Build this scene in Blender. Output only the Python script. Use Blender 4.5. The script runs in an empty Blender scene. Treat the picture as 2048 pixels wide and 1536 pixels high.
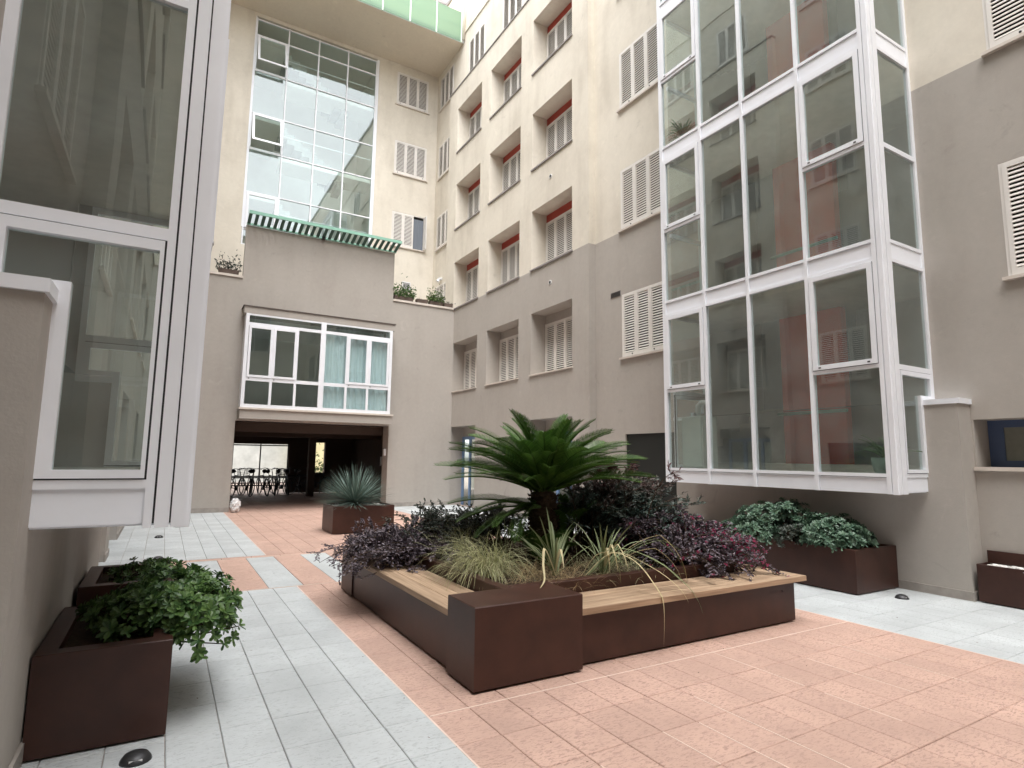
import bpy, math, random
import numpy as np
from mathutils import Vector, Matrix, Euler
rnd = random.Random(7)
nrng = np.random.default_rng(11)
R = math.radians
sc = bpy.context.scene
COL = sc.collection

# ------------------------------------------------------------------ camera, sky, sun, exposure
cam_d = bpy.data.cameras.new('camera'); cam = bpy.data.objects.new('camera', cam_d); COL.objects.link(cam)
FPX = 1170.09
cam_d.sensor_width = 36.0; cam_d.lens = 36.0 * FPX / 2048.0
cam_d.clip_start = 0.05; cam_d.clip_end = 600
yaw, pit, rol = R(30.4648), R(7.1904), R(0.7095)
_f = Vector((math.sin(yaw) * math.cos(pit), math.cos(yaw) * math.cos(pit), math.sin(pit)))
_r = Vector((math.cos(yaw), -math.sin(yaw), 0)); _u = _r.cross(_f)
_r2 = _r * math.cos(rol) + _u * math.sin(rol); _u2 = -_r * math.sin(rol) + _u * math.cos(rol)
M = Matrix((( _r2.x, _u2.x, -_f.x, 0), (_r2.y, _u2.y, -_f.y, 0), (_r2.z, _u2.z, -_f.z, 0), (0, 0, 0, 1)))
cam.matrix_world = Matrix.Translation((0, 0, 1.6)) @ M
sc.camera = cam

SUN_EL, SUN_AZ = R(68), R(206)          # azimuth clockwise from +Y
world = bpy.data.worlds.new('World'); sc.world = world; world.use_nodes = True
wn = world.node_tree.nodes; wl = world.node_tree.links
sky = wn.new('ShaderNodeTexSky'); sky.sky_type = 'NISHITA'; sky.sun_disc = False
sky.sun_elevation = SUN_EL; sky.sun_rotation = SUN_AZ
sky.air_density = 1.0; sky.dust_density = 2.0; sky.ozone_density = 1.0
hs = wn.new('ShaderNodeHueSaturation'); hs.inputs['Saturation'].default_value = 0.18
wl.new(sky.outputs[0], hs.inputs['Color'])
wl.new(hs.outputs[0], wn['Background'].inputs[0]); wn['Background'].inputs[1].default_value = 0.15
sun_d = bpy.data.lights.new('sun', 'SUN'); sun_d.energy = 0.9; sun_d.angle = R(60); sun_d.color = (1.0, 0.98, 0.95)
sun = bpy.data.objects.new('sun', sun_d); COL.objects.link(sun)
sdir = Vector((math.sin(SUN_AZ) * math.cos(SUN_EL), math.cos(SUN_AZ) * math.cos(SUN_EL), math.sin(SUN_EL)))
sun.rotation_euler = sdir.to_track_quat('Z', 'Y').to_euler()
sc.view_settings.view_transform = 'Standard'; sc.view_settings.look = 'None'
sc.view_settings.exposure = 2.35; sc.view_settings.gamma = 1.0
sc.render.engine = 'CYCLES'
sc.cycles.use_denoising = True
sc.cycles.max_bounces = 10; sc.cycles.diffuse_bounces = 5; sc.cycles.glossy_bounces = 4
sc.cycles.transparent_max_bounces = 16; sc.cycles.transmission_bounces = 6
sc.cycles.caustics_reflective = False; sc.cycles.caustics_refractive = False
sc.cycles.sample_clamp_indirect = 8

CX = 3.875

# ------------------------------------------------------------------ materials
def mat(name, col, rough=0.7, spec=0.5, var=0.0, vscale=3.0, bump=0.0, bscale=80.0, metal=0.0, island=0.0, col2=None):
    m = bpy.data.materials.new(name); m.use_nodes = True
    n = m.node_tree.nodes; l = m.node_tree.links; b = n['Principled BSDF']
    b.inputs['Roughness'].default_value = rough; b.inputs['Metallic'].default_value = metal
    b.inputs['Specular IOR Level'].default_value = spec
    c = (*col, 1)
    last = None
    if var or col2:
        tc = n.new('ShaderNodeTexCoord'); no = n.new('ShaderNodeTexNoise')
        geo = n.new('ShaderNodeNewGeometry')
        no.inputs['Scale'].default_value = vscale; no.inputs['Detail'].default_value = 5; no.inputs['Roughness'].default_value = .6
        l.new(geo.outputs['Position'], no.inputs['Vector'])
        rp = n.new('ShaderNodeValToRGB'); rp.color_ramp.elements[0].position = .3; rp.color_ramp.elements[1].position = .7
        a = col2 if col2 else tuple(x * (1 - var) for x in col)
        d = col if col2 else tuple(min(1, x * (1 + var)) for x in col)
        rp.color_ramp.elements[0].color = (*a, 1); rp.color_ramp.elements[1].color = (*d, 1)
        l.new(no.outputs['Fac'], rp.inputs['Fac']); last = rp.outputs['Color']
    if island:
        geo2 = n.new('ShaderNodeNewGeometry'); oi = n.new('ShaderNodeObjectInfo')
        ad = n.new('ShaderNodeMath'); ad.operation = 'ADD'; l.new(geo2.outputs['Random Per Island'], ad.inputs[0]); l.new(oi.outputs['Random'], ad.inputs[1])
        fr = n.new('ShaderNodeMath'); fr.operation = 'FRACT'; l.new(ad.outputs[0], fr.inputs[0])
        mr = n.new('ShaderNodeMapRange'); mr.inputs['To Min'].default_value = 1 - island; mr.inputs['To Max'].default_value = 1 + island
        l.new(fr.outputs[0], mr.inputs['Value'])
        h = n.new('ShaderNodeHueSaturation'); l.new(mr.outputs[0], h.inputs['Value'])
        if last: l.new(last, h.inputs['Color'])
        else: h.inputs['Color'].default_value = c
        last = h.outputs['Color']
    if last: l.new(last, b.inputs['Base Color'])
    else: b.inputs['Base Color'].default_value = c
    if bump:
        no2 = n.new('ShaderNodeTexNoise'); no2.inputs['Scale'].default_value = bscale; no2.inputs['Detail'].default_value = 4
        g3 = n.new('ShaderNodeNewGeometry'); l.new(g3.outputs['Position'], no2.inputs['Vector'])
        bp = n.new('ShaderNodeBump'); bp.inputs['Strength'].default_value = bump; bp.inputs['Distance'].default_value = .01
        l.new(no2.outputs['Fac'], bp.inputs['Height']); l.new(bp.outputs['Normal'], b.inputs['Normal'])
    return m

def plaster(name, col, stain, amount=.5, streak=True):
    """painted render: broad mottling, faint vertical run-off streaks, fine grain"""
    m = bpy.data.materials.new(name); m.use_nodes = True
    n = m.node_tree.nodes; l = m.node_tree.links; b = n['Principled BSDF']
    b.inputs['Roughness'].default_value = .9; b.inputs['Specular IOR Level'].default_value = .2
    geo = n.new('ShaderNodeNewGeometry')
    n1 = n.new('ShaderNodeTexNoise'); n1.inputs['Scale'].default_value = .55; n1.inputs['Detail'].default_value = 6; n1.inputs['Roughness'].default_value = .62
    l.new(geo.outputs['Position'], n1.inputs['Vector'])
    r1 = n.new('ShaderNodeMapRange'); r1.inputs['From Min'].default_value = .42; r1.inputs['From Max'].default_value = .72; l.new(n1.outputs['Fac'], r1.inputs['Value'])
    mp = n.new('ShaderNodeMapping'); mp.inputs['Scale'].default_value = (2.2, 2.2, .5); l.new(geo.outputs['Position'], mp.inputs['Vector'])
    n2 = n.new('ShaderNodeTexNoise'); n2.inputs['Scale'].default_value = 1.0; n2.inputs['Detail'].default_value = 7; l.new(mp.outputs[0], n2.inputs['Vector'])
    r2 = n.new('ShaderNodeMapRange'); r2.inputs['From Min'].default_value = .5; r2.inputs['From Max'].default_value = .8; l.new(n2.outputs['Fac'], r2.inputs['Value'])
    ad = n.new('ShaderNodeMath'); ad.operation = 'ADD'; l.new(r1.outputs[0], ad.inputs[0]); l.new(r2.outputs[0], ad.inputs[1])
    mu = n.new('ShaderNodeMath'); mu.operation = 'MULTIPLY'; mu.use_clamp = True; mu.inputs[1].default_value = amount; l.new(ad.outputs[0], mu.inputs[0])
    n3 = n.new('ShaderNodeTexNoise'); n3.inputs['Scale'].default_value = 9; n3.inputs['Detail'].default_value = 8; n3.inputs['Roughness'].default_value = .7; l.new(geo.outputs['Position'], n3.inputs['Vector'])
    r3 = n.new('ShaderNodeMapRange'); r3.inputs['From Min'].default_value = .3; r3.inputs['From Max'].default_value = .7
    r3.inputs['To Min'].default_value = .96; r3.inputs['To Max'].default_value = 1.03; l.new(n3.outputs['Fac'], r3.inputs['Value'])
    mx = n.new('ShaderNodeMix'); mx.data_type = 'RGBA'; mx.inputs['A'].default_value = (*col, 1); mx.inputs['B'].default_value = (*stain, 1)
    l.new(mu.outputs[0], mx.inputs['Factor'])
    n5 = n.new('ShaderNodeTexNoise'); n5.inputs['Scale'].default_value = 2.3; n5.inputs['Detail'].default_value = 9; n5.inputs['Roughness'].default_value = .72; n5.inputs['Distortion'].default_value = .7; l.new(geo.outputs['Position'], n5.inputs['Vector'])
    r5 = n.new('ShaderNodeMapRange'); r5.inputs['From Min'].default_value = .60; r5.inputs['From Max'].default_value = .70; r5.inputs['To Min'].default_value = 1; r5.inputs['To Max'].default_value = .88; l.new(n5.outputs['Fac'], r5.inputs['Value'])
    r6 = n.new('ShaderNodeMapRange'); r6.inputs['From Min'].default_value = .40; r6.inputs['From Max'].default_value = .33; r6.inputs['To Min'].default_value = 1; r6.inputs['To Max'].default_value = 1.07; l.new(n5.outputs['Fac'], r6.inputs['Value'])
    v5 = n.new('ShaderNodeMath'); v5.operation = 'MULTIPLY'; l.new(r5.outputs[0], v5.inputs[0]); l.new(r6.outputs[0], v5.inputs[1])
    v6 = n.new('ShaderNodeMath'); v6.operation = 'MULTIPLY'; l.new(v5.outputs[0], v6.inputs[0]); l.new(r3.outputs[0], v6.inputs[1])
    h = n.new('ShaderNodeHueSaturation'); l.new(mx.outputs['Result'], h.inputs['Color']); l.new(v6.outputs[0], h.inputs['Value'])
    l.new(h.outputs['Color'], b.inputs['Base Color'])
    n4 = n.new('ShaderNodeTexNoise'); n4.inputs['Scale'].default_value = 55; n4.inputs['Detail'].default_value = 6; l.new(geo.outputs['Position'], n4.inputs['Vector'])
    bp = n.new('ShaderNodeBump'); bp.inputs['Strength'].default_value = .25; bp.inputs['Distance'].default_value = .006
    l.new(n4.outputs['Fac'], bp.inputs['Height']); l.new(bp.outputs['Normal'], b.inputs['Normal'])
    return m

def tilemat(name, col, fleck, stretch, island=.06, dens=.56):
    """split-stone paving: streaky dark flecks over a mottled body"""
    m = bpy.data.materials.new(name); m.use_nodes = True
    n = m.node_tree.nodes; l = m.node_tree.links; b = n['Principled BSDF']
    b.inputs['Roughness'].default_value = .62; b.inputs['Specular IOR Level'].default_value = .35
    geo = n.new('ShaderNodeNewGeometry'); oi = n.new('ShaderNodeObjectInfo')
    fr = n.new('ShaderNodeMath'); fr.operation = 'ADD'; l.new(geo.outputs['Random Per Island'], fr.inputs[0]); l.new(oi.outputs['Random'], fr.inputs[1])
    f2 = n.new('ShaderNodeMath'); f2.operation = 'FRACT'; l.new(fr.outputs[0], f2.inputs[0])
    mp = n.new('ShaderNodeMapping'); mp.inputs['Scale'].default_value = stretch; l.new(geo.outputs['Position'], mp.inputs['Vector'])
    sh = n.new('ShaderNodeCombineXYZ'); k = n.new('ShaderNodeMath'); k.operation = 'MULTIPLY'; k.inputs[1].default_value = 40; l.new(f2.outputs[0], k.inputs[0]); l.new(k.outputs[0], sh.inputs['Z'])
    va = n.new('ShaderNodeVectorMath'); va.operation = 'ADD'; l.new(mp.outputs[0], va.inputs[0]); l.new(sh.outputs[0], va.inputs[1])
    n1 = n.new('ShaderNodeTexNoise'); n1.inputs['Scale'].default_value = 1; n1.inputs['Detail'].default_value = 4; n1.inputs['Roughness'].default_value = .65; n1.inputs['Distortion'].default_value = .8
    l.new(va.outputs[0], n1.inputs['Vector'])
    r1 = n.new('ShaderNodeMapRange'); r1.inputs['From Min'].default_value = dens; r1.inputs['From Max'].default_value = dens + .13; l.new(n1.outputs['Fac'], r1.inputs['Value'])
    n2 = n.new('ShaderNodeTexNoise'); n2.inputs['Scale'].default_value = 1.7; n2.inputs['Detail'].default_value = 5; l.new(geo.outputs['Position'], n2.inputs['Vector'])
    r2 = n.new('ShaderNodeMapRange'); r2.inputs['From Min'].default_value = .3; r2.inputs['From Max'].default_value = .68; r2.inputs['To Min'].default_value = .3; l.new(n2.outputs['Fac'], r2.inputs['Value'])
    mu = n.new('ShaderNodeMath'); mu.operation = 'MULTIPLY'; l.new(r1.outputs[0], mu.inputs[0]); l.new(r2.outputs[0], mu.inputs[1])
    mu2 = n.new('ShaderNodeMath'); mu2.operation = 'MULTIPLY'; mu2.inputs[1].default_value = .75; l.new(mu.outputs[0], mu2.inputs[0])
    mx = n.new('ShaderNodeMix'); mx.data_type = 'RGBA'; mx.inputs['A'].default_value = (*col, 1); mx.inputs['B'].default_value = (*fleck, 1); l.new(mu2.outputs[0], mx.inputs['Factor'])
    mr = n.new('ShaderNodeMapRange'); mr.inputs['To Min'].default_value = 1 - island; mr.inputs['To Max'].default_value = 1 + island; l.new(f2.outputs[0], mr.inputs['Value'])
    r4 = n.new('ShaderNodeMapRange'); r4.inputs['From Min'].default_value = .3; r4.inputs['From Max'].default_value = .7; r4.inputs['To Min'].default_value = .84; r4.inputs['To Max'].default_value = 1.07; l.new(n2.outputs['Fac'], r4.inputs['Value'])
    vv = n.new('ShaderNodeMath'); vv.operation = 'MULTIPLY'; l.new(mr.outputs[0], vv.inputs[0]); l.new(r4.outputs[0], vv.inputs[1])
    h = n.new('ShaderNodeHueSaturation'); l.new(vv.outputs[0], h.inputs['Value']); l.new(mx.outputs['Result'], h.inputs['Color'])
    l.new(h.outputs['Color'], b.inputs['Base Color'])
    bp = n.new('ShaderNodeBump'); bp.inputs['Strength'].default_value = .35; bp.inputs['Distance'].default_value = .004; bp.invert = True
    l.new(r1.outputs[0], bp.inputs['Height']); l.new(bp.outputs['Normal'], b.inputs['Normal'])
    return m

def glassmat(name, tint, ior=1.55, rough=0.0, dirt_haze=.03):
    m = bpy.data.materials.new(name); m.use_nodes = True
    n = m.node_tree.nodes; l = m.node_tree.links; n.remove(n['Principled BSDF'])
    tr = n.new('ShaderNodeBsdfTransparent'); tr.inputs[0].default_value = (*tint, 1)
    gl = n.new('ShaderNodeBsdfGlossy'); gl.inputs['Color'].default_value = (.92, .97, .95, 1); gl.inputs['Roughness'].default_value = rough
    fr = n.new('ShaderNodeFresnel'); g0 = n.new('ShaderNodeNewGeometry'); io = n.new('ShaderNodeMapRange')   # same reflectance from either side of a sheet
    io.inputs['To Min'].default_value = ior; io.inputs['To Max'].default_value = 1 / ior; l.new(g0.outputs['Backfacing'], io.inputs['Value']); l.new(io.outputs[0], fr.inputs['IOR'])
    mx = n.new('ShaderNodeMixShader'); l.new(fr.outputs[0], mx.inputs[0]); l.new(tr.outputs[0], mx.inputs[1]); l.new(gl.outputs[0], mx.inputs[2])
    df = n.new('ShaderNodeBsdfDiffuse'); df.inputs[0].default_value = (.54, .63, .62, 1)  # dirt film, doubling as a pale haze painted in to lighten the glass
    no = n.new('ShaderNodeTexNoise'); no.inputs['Scale'].default_value = 2.2; no.inputs['Detail'].default_value = 6
    g = n.new('ShaderNodeNewGeometry'); l.new(g.outputs['Position'], no.inputs['Vector'])
    mr = n.new('ShaderNodeMapRange'); mr.inputs['From Min'].default_value = .35; mr.inputs['From Max'].default_value = .75; mr.inputs['To Min'].default_value = dirt_haze * .4; mr.inputs['To Max'].default_value = dirt_haze * 1.6
    l.new(no.outputs['Fac'], mr.inputs['Value'])
    m2 = n.new('ShaderNodeMixShader'); l.new(mr.outputs[0], m2.inputs[0]); l.new(mx.outputs[0], m2.inputs[1]); l.new(df.outputs[0], m2.inputs[2])
    bpn = n.new('ShaderNodeTexNoise'); bpn.inputs['Scale'].default_value = .9; bpn.inputs['Detail'].default_value = 1; l.new(g.outputs['Position'], bpn.inputs['Vector'])
    bp = n.new('ShaderNodeBump'); bp.inputs['Strength'].default_value = .12; bp.inputs['Distance'].default_value = .02; l.new(bpn.outputs['Fac'], bp.inputs['Height'])
    l.new(bp.outputs['Normal'], gl.inputs['Normal'])
    l.new(m2.outputs[0], n['Material Output'].inputs['Surface'])
    return m

def leafmat(name, c1, c2, rough=.45, trans=.25, top=None, z0=0, z1=1):
    m = bpy.data.materials.new(name); m.use_nodes = True
    n = m.node_tree.nodes; l = m.node_tree.links; b = n['Principled BSDF']
    b.inputs['Roughness'].default_value = rough; b.inputs['Specular IOR Level'].default_value = .4
    geo = n.new('ShaderNodeNewGeometry')
    mx = n.new('ShaderNodeMix'); mx.data_type = 'RGBA'; mx.inputs['A'].default_value = (*c1, 1); mx.inputs['B'].default_value = (*c2, 1)
    l.new(geo.outputs['Random Per Island'], mx.inputs['Factor']); out = mx.outputs['Result']
    if top:
        sp = n.new('ShaderNodeSeparateXYZ'); l.new(geo.outputs['Position'], sp.inputs[0])
        no = n.new('ShaderNodeTexNoise'); no.inputs['Scale'].default_value = 4; l.new(geo.outputs['Position'], no.inputs['Vector'])
        ad = n.new('ShaderNodeMath'); ad.operation = 'MULTIPLY_ADD'; ad.inputs[1].default_value = 1.0; l.new(no.outputs['Fac'], ad.inputs[0]); l.new(sp.outputs['Z'], ad.inputs[2])
        mr = n.new('ShaderNodeMapRange'); mr.inputs['From Min'].default_value = z0 + .5; mr.inputs['From Max'].default_value = z1 + .5; l.new(ad.outputs[0], mr.inputs['Value'])
        m3 = n.new('ShaderNodeMix'); m3.data_type = 'RGBA'; l.new(mr.outputs[0], m3.inputs['Factor']); l.new(out, m3.inputs['A']); m3.inputs['B'].default_value = (*top, 1); out = m3.outputs['Result']
    l.new(out, b.inputs['Base Color'])
    if trans:
        tl = n.new('ShaderNodeBsdfTranslucent'); l.new(out, tl.inputs['Color'])
        ms = n.new('ShaderNodeMixShader'); ms.inputs[0].default_value = trans; l.new(b.outputs[0], ms.inputs[1]); l.new(tl.outputs[0], ms.inputs[2])
        l.new(ms.outputs[0], n['Material Output'].inputs['Surface'])
    return m

MT = {}
MT['cream'] = plaster('cream_render', (.71, .66, .57), (.58, .53, .45), .75)
MT['grey'] = plaster('grey_render', (.435, .402, .365), (.38, .345, .31), .55)
MT['soffit'] = plaster('soffit_render', (.66, .59, .48), (.6, .53, .43), .4)
MT['white'] = mat('white_aluminium', (.83, .845, .885), .38, .5, var=.04, vscale=2.0)
MT['panel'] = mat('white_panel', (.86, .88, .93), .42, .5, var=.05, vscale=1.2)
MT['gasket'] = mat('dark_gasket', (.02, .02, .022), .7)
MT['glass'] = glassmat('bay_glass', (.93, .97, .96), 2.1, dirt_haze=.055)
MT['glass_curtain'] = glassmat('curtain_glass', (.80, .92, .90), 2.5)
MT['glass_band'] = glassmat('band_glass', (.90, .96, .95), 1.7)
MT['shutter'] = mat('shutter_paint', (.74, .71, .67), .5, .4, var=.05, vscale=1.5)
MT['dark_pane'] = mat('dark_window', (.012, .012, .013), .15, .5)
MT['stone_sill'] = mat('stone_sill', (.62, .56, .5), .6, .4, var=.08, vscale=6)
MT['ledge'] = mat('grey_ledge', (.30, .28, .27), .7, .3, var=.1, vscale=4)
MT['red'] = mat('red_lintel', (.40, .075, .055), .7, .3, var=.08, vscale=3)
MT['red_wall'] = mat('red_interior_wall', (.68, .075, .038), .85, .2, var=.06, vscale=1.2)
MT['room'] = mat('interior_plaster', (.78, .77, .72), .9, .2, var=.04, vscale=1)
MT['room_dark'] = mat('interior_grey_plaster', (.42, .42, .40), .9, .2, var=.05, vscale=1)
MT['marble'] = mat('interior_stone_step', (.5, .47, .4), .5, .4, var=.1, vscale=5)
MT['green_rail'] = mat('green_handrail', (.16, .30, .2), .4, .5)
MT['green'] = mat('green_painted_steel', (.24, .46, .36), .5, .5, var=.06, vscale=5)
MT['green_shaded'] = mat('shaded_green_slat', (.05, .11, .085), .5, .5)  # slat green darkened so the colour carries the shade of the undersides
MT['green_pale'] = mat('pale_green_slat', (.62, .72, .64), .5, .4, island=.12)
MT['corten'] = mat('brown_powder_coat', (.048, .0185, .0125), .42, .38, var=.25, vscale=3.5, bump=.05, bscale=300)
MT['soil'] = mat('soil', (.05, .035, .025), .95, .1, var=.4, vscale=30, bump=.6, bscale=60)
MT['tile_grey'] = tilemat('grey_stone_tile', (.505, .53, .535), (.27, .285, .285), (26, 70, 9), .05, .53)
MT['tile_red'] = tilemat('red_stone_tile', (.545, .365, .295), (.26, .165, .135), (26, 70, 9), .05, .50)
MT['grout'] = mat('grout', (.36, .29, .25), .95, .1, var=.25, vscale=8)
MT['grout_light'] = mat('pale_grout', (.70, .56, .48), .95, .1, var=.1, vscale=6)
MT['skirting'] = mat('stone_skirting', (.34, .31, .28), .7, .3, var=.18, vscale=5)
MT['metal_dark'] = mat('dark_metal', (.05, .05, .052), .45, .5, metal=.6)
MT['black'] = mat('black_rubber', (.012, .012, .012), .6)
MT['blue'] = mat('blue_frame_paint', (.07, .11, .21), .45, .5)
MT['blue_light'] = mat('light_blue_frame_paint', (.2, .31, .52), .45, .5)
MT['dark_door'] = mat('dark_green_door', (.018, .02, .018), .55, .4)
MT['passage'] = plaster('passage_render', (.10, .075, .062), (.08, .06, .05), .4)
MT['plastic_white'] = mat('white_plastic', (.75, .75, .75), .4, .4)
MT['pebble'] = mat('white_pebble', (.72, .71, .68), .6, .3, island=.15)
MT['wood'] = None
MT['trunk'] = mat('palm_trunk', (.055, .040, .028), .95, .1, var=.4, vscale=25, bump=1.0, bscale=30)
MT['stem'] = mat('woody_stem', (.06, .042, .03), .9, .1)
MT['curtain'] = mat('window_curtain', (.72, .78, .82), .9, .1)
MT['yard_wall'] = mat('yard_wall_paint', (.48, .50, .48), .9, .2, var=.18, vscale=1.4)
MT['yellow_wall'] = mat('yellow_wall_paint', (.62, .56, .34), .9, .2, var=.1, vscale=2)
MT['trough'] = mat('brown_trough', (.13, .10, .085), .9, .2, var=.2, vscale=9)
MT['terracotta'] = mat('terracotta', (.33, .19, .13), .9, .2, var=.15, vscale=9)

def woodmat():
    m = bpy.data.materials.new('bench_wood'); m.use_nodes = True
    n = m.node_tree.nodes; l = m.node_tree.links; b = n['Principled BSDF']; b.inputs['Roughness'].default_value = .6
    tc = n.new('ShaderNodeTexCoord'); mp = n.new('ShaderNodeMapping'); mp.inputs['Scale'].default_value = (1.6, 34, 34); l.new(tc.outputs['Object'], mp.inputs['Vector'])
    no = n.new('ShaderNodeTexNoise'); no.inputs['Scale'].default_value = 1; no.inputs['Detail'].default_value = 6; no.inputs['Distortion'].default_value = .6; l.new(mp.outputs[0], no.inputs['Vector'])
    rp = n.new('ShaderNodeValToRGB'); rp.color_ramp.elements[0].position = .3; rp.color_ramp.elements[1].position = .72
    rp.color_ramp.elements[0].color = (.26, .17, .105, 1); rp.color_ramp.elements[1].color = (.50, .355, .235, 1)
    l.new(no.outputs['Fac'], rp.inputs['Fac'])
    oi = n.new('ShaderNodeObjectInfo'); mr = n.new('ShaderNodeMapRange'); mr.inputs['To Min'].default_value = .85; mr.inputs['To Max'].default_value = 1.12; l.new(oi.outputs['Random'], mr.inputs['Value'])
    h = n.new('ShaderNodeHueSaturation'); l.new(rp.outputs[0], h.inputs['Color']); l.new(mr.outputs[0], h.inputs['Value']); l.new(h.outputs[0], b.inputs['Base Color'])
    bp = n.new('ShaderNodeBump'); bp.inputs['Strength'].default_value = .2; bp.inputs['Distance'].default_value = .003; l.new(no.outputs['Fac'], bp.inputs['Height']); l.new(bp.outputs[0], b.inputs['Normal'])
    return m
MT['wood'] = woodmat()

# green balcony glass: milky, lets light through
def milky(name, col):
    m = bpy.data.materials.new(name); m.use_nodes = True
    n = m.node_tree.nodes; l = m.node_tree.links; n.remove(n['Principled BSDF'])
    t = n.new('ShaderNodeBsdfTransparent'); t.inputs[0].default_value = (*col, 1)
    tl = n.new('ShaderNodeBsdfTranslucent'); tl.inputs[0].default_value = (*col, 1)
    df = n.new('ShaderNodeBsdfDiffuse'); df.inputs[0].default_value = (*col, 1)
    a = n.new('ShaderNodeMixShader'); a.inputs[0].default_value = .5; l.new(tl.outputs[0], a.inputs[1]); l.new(df.outputs[0], a.inputs[2])
    c = n.new('ShaderNodeMixShader'); c.inputs[0].default_value = .65; l.new(t.outputs[0], c.inputs[1]); l.new(a.outputs[0], c.inputs[2])
    l.new(c.outputs[0], n['Material Output'].inputs['Surface']); return m
MT['balcony_glass'] = milky('green_balcony_glass', (.45, .58, .47))

# ------------------------------------------------------------------ mesh helpers
class MB:
    def __init__(s, mirror=False): s.v = []; s.f = []; s.m = mirror
    def add(s, vs, fs):
        o = len(s.v)
        if s.m:
            s.v += [(2 * CX - x, y, z) for x, y, z in vs]; s.f += [tuple(o + i for i in reversed(q)) for q in fs]
        else:
            s.v += [tuple(p) for p in vs]; s.f += [tuple(o + i for i in q) for q in fs]
        return s
    def box(s, x0, x1, y0, y1, z0, z1):
        if x0 > x1: x0, x1 = x1, x0
        if y0 > y1: y0, y1 = y1, y0
        if z0 > z1: z0, z1 = z1, z0
        return s.add([(x0, y0, z0), (x1, y0, z0), (x1, y1, z0), (x0, y1, z0), (x0, y0, z1), (x1, y0, z1), (x1, y1, z1), (x0, y1, z1)],
              [(0, 3, 2, 1), (4, 5, 6, 7), (0, 1, 5, 4), (1, 2, 6, 5), (2, 3, 7, 6), (3, 0, 4, 7)])
    def quad(s, a, b, c, d): return s.add([a, b, c, d], [(0, 1, 2, 3)])
    def tube(s, pts, r, n=8, caps=True):
        pts = [Vector(p) for p in pts]; rs = r if isinstance(r, (list, tuple)) else [r] * len(pts)
        vs = []; fs = []
        for i, p in enumerate(pts):
            t = (pts[min(i + 1, len(pts) - 1)] - pts[max(i - 1, 0)]).normalized()
            a = t.orthogonal().normalized() if i == 0 else (a - t * a.dot(t)).normalized()
            bb = t.cross(a)
            for k in range(n):
                an = 2 * math.pi * k / n; q = p + (a * math.cos(an) + bb * math.sin(an)) * rs[i]; vs.append((q.x, q.y, q.z))
        for i in range(len(pts) - 1):
            for k in range(n):
                fs.append((i * n + k, i * n + (k + 1) % n, (i + 1) * n + (k + 1) % n, (i + 1) * n + k))
        if caps: fs.append(tuple(reversed(range(n)))); fs.append(tuple(range((len(pts) - 1) * n, len(pts) * n)))
        return s.add(vs, fs)
    def lathe(s, c, prof, n=20, sx=1, sy=1):
        vs = []; fs = []
        for r, z in prof:
            for k in range(n):
                a = 2 * math.pi * k / n; vs.append((c[0] + r * sx * math.cos(a), c[1] + r * sy * math.sin(a), c[2] + z))
        for i in range(len(prof) - 1):
            for k in range(n): fs.append((i * n + k, i * n + (k + 1) % n, (i + 1) * n + (k + 1) % n, (i + 1) * n + k))
        fs.append(tuple(reversed(range(n)))); fs.append(tuple(range((len(prof) - 1) * n, len(prof) * n)))
        return s.add(vs, fs)
    def wallx(s, x, y0, y1, z0, z1, holes=(), depth=None):
        """wall sheet facing -X at x, holes (y0,y1,z0,z1[,depth]) with reveals going +X"""
        ys = sorted({y0, y1, *[min(max(h[i], y0), y1) for h in holes for i in (0, 1)]}); zs = sorted({z0, z1, *[min(max(h[i], z0), z1) for h in holes for i in (2, 3)]})
        for a, b in zip(ys, ys[1:]):
            for c, d in zip(zs, zs[1:]):
                if any(h[0] <= (a + b) / 2 <= h[1] and h[2] <= (c + d) / 2 <= h[3] for h in holes): continue
                s.quad((x, b, c), (x, a, c), (x, a, d), (x, b, d))
        for h in holes:
            a, b, c, d = max(h[0], y0), min(h[1], y1), max(h[2], z0), min(h[3], z1)
            if a >= b or c >= d: continue
            e = x + (h[4] if len(h) > 4 else depth)
            if h[1] <= y1: s.quad((x, b, c), (x, b, d), (e, b, d), (e, b, c))
            if h[0] >= y0: s.quad((x, a, c), (e, a, c), (e, a, d), (x, a, d))
            if h[3] <= z1: s.quad((x, a, d), (e, a, d), (e, b, d), (x, b, d))
            if h[2] >= z0: s.quad((x, a, c), (x, b, c), (e, b, c), (e, a, c))
        return s
    def wally(s, y, x0, x1, z0, z1, holes=(), depth=None):
        xs = sorted({x0, x1, *[min(max(h[i], x0), x1) for h in holes for i in (0, 1)]}); zs = sorted({z0, z1, *[min(max(h[i], z0), z1) for h in holes for i in (2, 3)]})
        for a, b in zip(xs, xs[1:]):
            for c, d in zip(zs, zs[1:]):
                if any(h[0] <= (a + b) / 2 <= h[1] and h[2] <= (c + d) / 2 <= h[3] for h in holes): continue
                s.quad((a, y, c), (b, y, c), (b, y, d), (a, y, d))
        for h in holes:
            a, b, c, d = max(h[0], x0), min(h[1], x1), max(h[2], z0), min(h[3], z1)
            if a >= b or c >= d: continue
            e = y + (h[4] if len(h) > 4 else depth)
            s.quad((a, y, c), (a, y, d), (a, e, d), (a, e, c)); s.quad((b, y, c), (b, e, c), (b, e, d), (b, y, d))
            if h[3] <= z1: s.quad((a, y, d), (b, y, d), (b, e, d), (a, e, d))
            if h[2] >= z0: s.quad((a, y, c), (a, e, c), (b, e, c), (b, y, c))
        return s

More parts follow.
